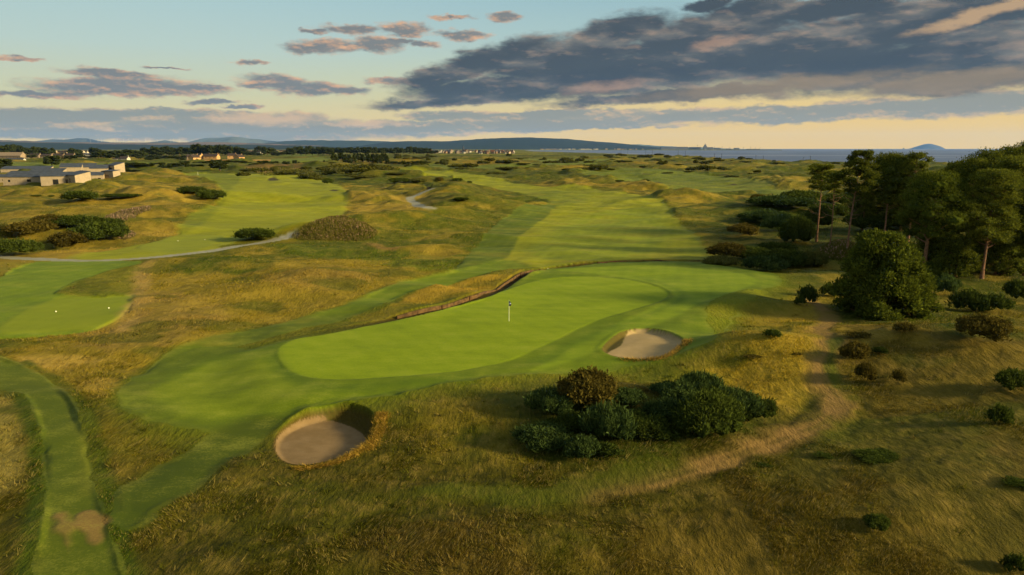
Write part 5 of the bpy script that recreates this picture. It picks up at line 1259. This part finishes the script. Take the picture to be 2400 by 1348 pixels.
def house(px, py, wpx, dep, h, rise, yaw, label, wall, roof, nwin=3, name='house', group=None, cat='house', chim=True, gable_front=False):
    p, zb, zd = put(px, py); w = wpx / F * zd
    return house_at(p[0], p[1], zb, w, dep, h, rise, yaw, label, wall, roof, nwin, name, group, cat, chim, gable_front)
def house_at(x, y, zb, w, dep, h, rise, yaw, label, wall, roof, nwin=3, name='house', group=None, cat='house', chim=True, gable_front=False):
    if gable_front: yaw += 90; w, dep = dep, w
    e = empty(name, (x, y, zb - .3), R(yaw)); tag(e, label, cat, group)
    a = Acc(); X, D = w / 2, dep / 2
    v = np.array([(-X, -D, 0), (X, -D, 0), (X, D, 0), (-X, D, 0), (-X, -D, h), (X, -D, h), (X, D, h), (-X, D, h), (-X, 0, h + rise), (X, 0, h + rise)], float)
    a.add(v, np.array([[0, 1, 5, 4], [2, 3, 7, 6]]), .5); a.add(v, np.array([[1, 2, 6], [1, 6, 9], [1, 9, 5], [3, 0, 4], [3, 4, 8], [3, 8, 7]]), .5)
    a.build('wall', [wall], e)
    a = Acc(); o_ = .35
    for s in (-1, 1):
        v = np.array([(-X - o_, s * (D + o_), h - o_ * rise / D), (X + o_, s * (D + o_), h - o_ * rise / D), (X + o_, 0, h + rise), (-X - o_, 0, h + rise)], float)
        v = np.concatenate([v + [0, 0, .02], v + [0, 0, .3]]); a.add(v, np.array([[3, 2, 1, 0], [4, 5, 6, 7], [0, 1, 5, 4], [1, 2, 6, 5], [3, 0, 4, 7]]), .5)
    r = a.build('roof', [roof], e)
    if chim:
        a = Acc(); box(a, X - 1.1, X - .2, -.5, .5, h + rise * .6, h + rise + 1.1); a.build('chimney', [wall], r)
    for i in range(nwin):
        u = (-.5 + (i + .5) / nwin) * w * .9
        a = Acc(); box(a, u - .6, u + .6, -D - .05, -D + .05, h * .55, h * .55 + 1.3); a.build('window', [M_PANE], e)
    return e
house(447, 377, 16, 12, 4.8, 3.2, 30, 'grey gabled house behind the left tan house', M_GREYW, M_ROOFB, 2)
house(456, 378, 17, 12, 5.0, 3.8, -26, 'left tan gabled house with a big blank gable', M_TANW, M_ROOFB, 1, gable_front=True)
house(470, 376, 12, 12, 4.6, 3.2, -20, 'brown roofed wing right of the left tan house', M_TANW, M_ROOFB, 2)
house(497, 376, 32, 11, 4.8, 3.6, -4, 'middle tan house showing a long brown roof and three windows', M_TANW, M_ROOFB, 3)
house(545, 375, 18, 11, 4.8, 3.2, 10, 'brown roofed wing left of the right tan gable', M_TANW, M_ROOFB, 2)
house(561, 376, 16, 12, 5.0, 3.8, -22, 'right tan gabled house beside the white vans', M_TANW, M_ROOFB, 1, gable_front=True)
house(293, 377, 20, 8, 3.2, 3.0, -8, 'white cottage with a brown roof against dark trees', M_WHITEW, M_ROOFB, 3, 'cottage')
house(272, 377, 13, 6, 2.4, .8, -4, 'low white outbuilding left of the cottage', M_WHITEW, M_ROOFB, 0, 'outbuilding', chim=False)
house(28, 375, 64, 12, 6.2, 5.0, -8, 'long brown harled terrace with a pale gable end at the far left', M_GREYW, M_GREYW, 6, 'terrace_house', chim=True)
house(38, 377, 44, 5, 2.4, 1.2, -6, 'low white garages in front of the brown terrace', M_WHITEW, M_SLATE, 0, 'garage', chim=False)
for i, (a, b, c) in enumerate([(84, 371, 26), (111, 371, 26), (140, 370.5, 26), (167, 370.5, 20), (190, 370, 16)]):
    house(a, b, c, 9, 4.8, 2.6, -6, ['leftmost grey two storey terrace behind the lone tree', 'second grey terrace behind the lone round tree', 'third grey terrace, right of the lone round tree', 'short grey terrace near the small trees', 'last grey terrace toward the white cottage'][i], M_GREYW, M_ROOFB, 4, 'terrace_house', 'grey terraces at the left')
house(212, 371, 24, 9, 3.8, 1.6, -4, 'pale flat fronted row left of the white cottage trees', M_WHITEW, M_SLATE, 5, 'terrace_house')
house(102, 365, 40, 20, 5, 2, -4, 'large grey roofed shed above the terraces', M_GREYW, M_SLATE, 2, 'shed', chim=False)
# harbour town and villages
g = np.random.default_rng(44)
TOWN = []
for i in range(90):
    px = g.uniform(1000, 1205); py = 354.6 + 6.4 * g.random() ** .8 if px > 1040 else g.uniform(357, 360)
    TOWN.append((px, py, g.uniform(2.6, 4.6) + (py - 354) * .5))
TOWN.sort(key=lambda a: a[1])
for i, (px, py, w) in enumerate(TOWN):
    wm = [M_CREAM, M_STONE, M_WHITEW, M_STONE, M_TANS][i % 5]; rm = [M_SLATE, M_REDR, M_ROOFB][i % 3]
    wn = {0: 'cream', 1: 'grey', 2: 'white', 3: 'grey', 4: 'tan'}[i % 5]; rn = ['slate', 'red', 'brown'][i % 3]
    wh = 'left part' if px < 1070 else ('middle' if px < 1140 else 'shore end')
    house(px, py, w, g.uniform(7, 10), g.uniform(3, 6.5), g.uniform(2, 3.6), g.uniform(-50, 50), f'{wn} house with a {rn} roof in the {wh} of the harbour town', wm, rm, 2, 'town_house', f'{wn} {rn} roofed houses, {wh} of the harbour town')
for i in range(26):
    cx, lab = [(146, 'village under the far left wood'), (205, 'village left of the white cottage wood'), (590, 'village behind the long wood'), (660, 'village behind the wood, right side')][i % 4]
    px = cx + g.uniform(-20, 20); py = g.uniform(358.8, 361.5)
    p, zb, zd = put(px, py)
    house_at(p[0], p[1], zb, g.uniform(8, 14), 8, 5, 3, g.uniform(-40, 40), f'pale house in the {lab}', [M_CREAM, M_WHITEW, M_TANW][i % 3], M_ROOFB, 2, 'village_house', f'pale houses of the {lab}')
# harbour across the bay
def port(px, wpx, ht, dep, name, label, mat, cat='building', rise=0):
    Y = 9500 + g.uniform(0, 60); x = at_px(px, Y); w = wpx / F * Y
    e = empty(name, (x, Y, 1.4)); tag(e, label, cat)
    a = Acc(); box(a, -w / 2, w / 2, 0, dep, 0, ht); a.build('wall', [mat], e)
    a = Acc(); v = np.array([(-w / 2, -1, ht), (w / 2, -1, ht), (w / 2, dep / 2, ht + rise + 3), (-w / 2, dep / 2, ht + rise + 3), (w / 2, dep + 1, ht), (-w / 2, dep + 1, ht)], float)
    a.add(v, np.array([[0, 1, 2, 3], [3, 2, 4, 5]]), .5); a.add(v, np.array([[0, 3, 5], [1, 4, 2]]), .5); a.build('roof', [M_SLATE], e)
port(1568, 36, 30, 60, 'warehouse', 'left grey warehouse of the harbour on the horizon', M_PORT)
port(1598, 28, 34, 60, 'warehouse', 'middle grey warehouse of the harbour on the horizon', M_PORT)
port(1630, 24, 32, 50, 'warehouse', 'warehouse just left of the harbour tower', M_PORT)
port(1664, 14, 30, 40, 'warehouse', 'warehouse touching the right of the harbour tower', M_PORT)
port(1682, 14, 22, 40, 'warehouse', 'low shed right of the harbour tower', M_PORT)
port(1727, 12, 20, 30, 'quay_shed', 'dark quay shed along the pier', M_PORT)
port(1708, 10, 12, 30, 'quay_shed', 'small quay shed between the tower and the pier end', M_PORT)
port(1766, 30, 7, 20, 'pier_wall', 'low pier wall at the seaward end of the harbour', M_PORT, 'pier')
def tower():
    Y = 9480; x = at_px(1653, Y); e = empty('grain_tower', (x, Y, 1.4)); tag(e, 'tall stepped tower at the middle of the harbour', 'tower')
    a = Acc(); box(a, -22, 22, 0, 30, 0, 46); a.build('tower_base', [M_PORT], e)
    a = Acc(); box(a, -13, 13, 4, 26, 46, 66); a.build('tower_top', [M_PORT], e)
    a = Acc(); tube(a, [(0, 12, 66), (0, 12, 84)], [3, 2], 0, 6); a.build('mast', [M_PORT], e)
tower()
def mast(px, hpx, label, Y=9480, r=1.6, name='harbour_mast'):
    x = at_px(px, Y); h = hpx / F * Y; a = Acc(); tube(a, [(0, 0, 0), (0, 0, h)], [r * 1.2, r], 0, 6); b = Acc()
    e = empty(name, (x, Y, 1.4)); tag(e, label, 'mast'); a.build('pole', [M_PORT], e)
    tube(b, [(-h * .12, 0, h * .85), (h * .22, 0, h * .9)], [r * .7, r * .4], 0, 5); b.build('jib', [M_PORT], e)
for q, (px, h, l) in enumerate([(1634, 11, 'tall chimney mast left of the harbour tower'), (1674, 7, 'crane mast right of the harbour tower'), (1692, 7, 'thin mast above the low harbour sheds'), (1709, 6, 'crane beside the small quay shed'), (1742, 6, 'crane mast halfway along the pier'), (1759, 7, 'mast near the end of the pier'), (1770, 5, 'short mast by the pier end'), (1781, 5, 'last mast at the tip of the pier')]):
    mast(px, h, l)
for i in range(46):
    px = g.uniform(1240, 1545) if i < 34 else g.uniform(1310, 1395); Y = 9500 + g.uniform(0, 500)
    bright = 1310 < px < 1400
    house_at(at_px(px, Y), Y, 1.4, g.uniform(20, 50), 16, g.uniform(7, 13), 5, g.uniform(-20, 20), 'white seafront block across the bay, below the headland hill' if bright else ('grey seafront block across the bay, left of the white row' if px < 1310 else 'grey seafront block between the white row and the harbour'),
             M_WHITEW if bright else M_GREYW, M_SLATE, 0, 'seafront_block', 'white seafront blocks across the bay' if bright else ('grey seafront blocks left of the white row' if px < 1310 else 'grey seafront blocks toward the harbour'), chim=False)
# church spire
p, zb, zd = put(1086, 358.5)
e = empty('church', (p[0], p[1], zb)); tag(e, 'church with a thin dark spire rising over the harbour town', 'church')
a = Acc(); box(a, -3, 3, -3, 3, 0, 11); a.build('tower', [M_SLATE], e); a = Acc(); tube(a, [(0, 0, 11), (0, 0, 22)], [3.4, .05], 0, 6); a.build('spire', [M_SLATE], e)
a = Acc(); box(a, 3, 18, -4, 4, 0, 7); a.build('nave', [M_SLATE], e)
# poles near the coast
M_POLE = simple('dark_steel', (54, 52, 48), .7, .1)
for i, px in enumerate([1513, 1529, 1589, 1606, 1674, 1691, 1771, 1789, 1882, 1899, 2178, 1455, 1471]):
    x = at_px(px, 1000) ; yc = None
    for Y in np.arange(1800, 500, -4.0):
        X = at_px(px, Y, 2)
        if Y < coast(X) - 70: yc = Y; x = X; break
    z = z1(x, yc); h = 7.5 * yc / 950
    e = empty('railway_mast', (x, yc, z - .2)); tag(e, f'dark railway mast by the sea, ' + ('right' if i % 2 else 'left') + ' of its pair, ' + ['below the harbour sheds', 'below the harbour sheds', 'below the harbour tower', 'below the harbour tower', 'left of the pier end', 'left of the pier end', 'below the pier end', 'below the pier end', 'left of the pines', 'left of the pines', 'between the pine crowns', 'left of all the others', 'left of all the others'][i], 'mast', 'railway masts along the coast')
    a = Acc(); tube(a, [(0, 0, 0), (0, 0, h)], [.22, .18], 0, 6); a.build('pole', [M_POLE], e)
    a = Acc(); s = 1 if i % 2 == 0 else -1; tube(a, [(0, 0, h * .85), (s * 1.6, 0, h * .9)], [.1, .08], 0, 5); a.build('arm', [M_POLE], e)
# wind turbines on the moor
M_TURB = simple('turbine_white', (200, 198, 190), .5, .02)
src = None
for i, px in enumerate([214, 232, 240, 278, 292, 304, 316, 327, 343, 354, 371, 402, 409, 423]):
    Y = 14300; zt = z_at(326.5 + (i % 3) * .6, Y); zb = z_at(334, Y)
    e = empty('wind_turbine', (at_px(px, Y), Y, zb)); tag(e, 'tiny white wind turbine on the left moorland skyline', 'wind turbine', 'wind turbines on the moorland skyline')
    if src is None:
        h = 62; a = Acc(); tube(a, [(0, 0, 0), (0, 0, h)], [2, 1.4], 0, 6); p1 = a.build('tower', [M_TURB], e)
        a = Acc()
        for k in range(3):
            t = .4 + k * 2.094; tube(a, [(0, -3, h), (math.sin(t) * 16, -3, h + math.cos(t) * 16), (math.sin(t) * 30, -3, h + math.cos(t) * 30)], [1, 1.1, .3], 0, 5)
        p2 = a.build('rotor', [M_TURB], e); src = (p1, p2)
    else:
        for s_ in src:
            q = s_.copy(); COL.objects.link(q); q.parent = e
# boats
def boat(px, py, L, label):
    Y = (CH - SEA) / math.tan((py - 348) / F); x = at_px(px, Y, SEA); e = empty('boat', (x, Y, SEA)); tag(e, label, 'boat')
    a = Acc(); v = np.array([(-L, -L * .2, 0), (L * .8, -L * .2, 0), (L * 1.2, 0, L * .35), (L * .8, L * .2, 0), (-L, L * .2, 0), (-L, -L * .25, L * .3), (L * .8, -L * .25, L * .3), (L * .8, L * .25, L * .3), (-L, L * .25, L * .3)], float)
    a.add(v, np.array([[0, 1, 6, 5], [3, 4, 8, 7], [4, 0, 5, 8], [5, 6, 7, 8]]), .5); a.add(v, np.array([[1, 2, 6], [2, 3, 7], [6, 2, 7]]), .5); a.build('hull', [M_POLE], e)
    a = Acc(); box(a, -L * .5, L * .2, -L * .15, L * .15, L * .3, L * .75); a.build('cabin', [M_POLE], e)
    a = Acc(); tube(a, [(0, 0, L * .3), (0, 0, L * 1.5)], [L * .06, L * .03], 0, 5); a.build('mast', [M_POLE], e)
boat(2118, 349.8, 42, 'small dark boat on the horizon left of the rock island')
# parked vans by the houses
def van(px, py, label, rot=0):
    p, zb, zd = put(px, py); e = empty('parked_van', (p[0], p[1], zb), R(rot)); tag(e, label, 'van')
    a = Acc(); v = np.array([(-2.4, -.9, .4), (2.4, -.9, .4), (2.4, .9, .4), (-2.4, .9, .4), (-2.4, -.85, 2.1), (1.1, -.85, 2.1), (1.1, .85, 2.1), (-2.4, .85, 2.1), (1.8, -.85, 1.3), (1.8, .85, 1.3), (2.4, -.9, 1.1), (2.4, .9, 1.1)], float)
    a.add(v, np.array([[0, 3, 7, 4], [4, 5, 6, 7], [5, 8, 9, 6], [8, 10, 11, 9], [10, 1, 2, 11], [0, 4, 5, 5 - 4]]), .5); a.add(v, np.array([[1, 5, 8], [1, 8, 10], [2, 9, 6], [2, 11, 9], [3, 6, 7], [3, 2, 6]]), .5); a.build('body', [M_WHITEW], e)
    for sx_ in (-1.5, 1.5):
        for sy in (-.85, .85):
            a = Acc(); tube(a, [(sx_, sy - .1, .36), (sx_, sy + .1, .36)], [.36, .36], 0, 12); a.build('wheel', [M_POLE], e)
van(577, 377, 'white van parked right of the right tan house'); van(66, 373, 'white van at the end of the brown terrace', 20); van(100, 374, 'white van in front of the grey terraces', -10); van(204, 377, 'white van on the grass near the pale row', 5)
# garden wall before the tan houses
p, zb, zd = put(536, 379)
a = Acc(); box(a, -58, 58, -.2, .2, 0, 1.5); o = a.build('garden_wall', [M_TANW]); o.location = (p[0], p[1], zb - .2); tag(o, 'low tan wall running in front of the tan houses', 'wall')
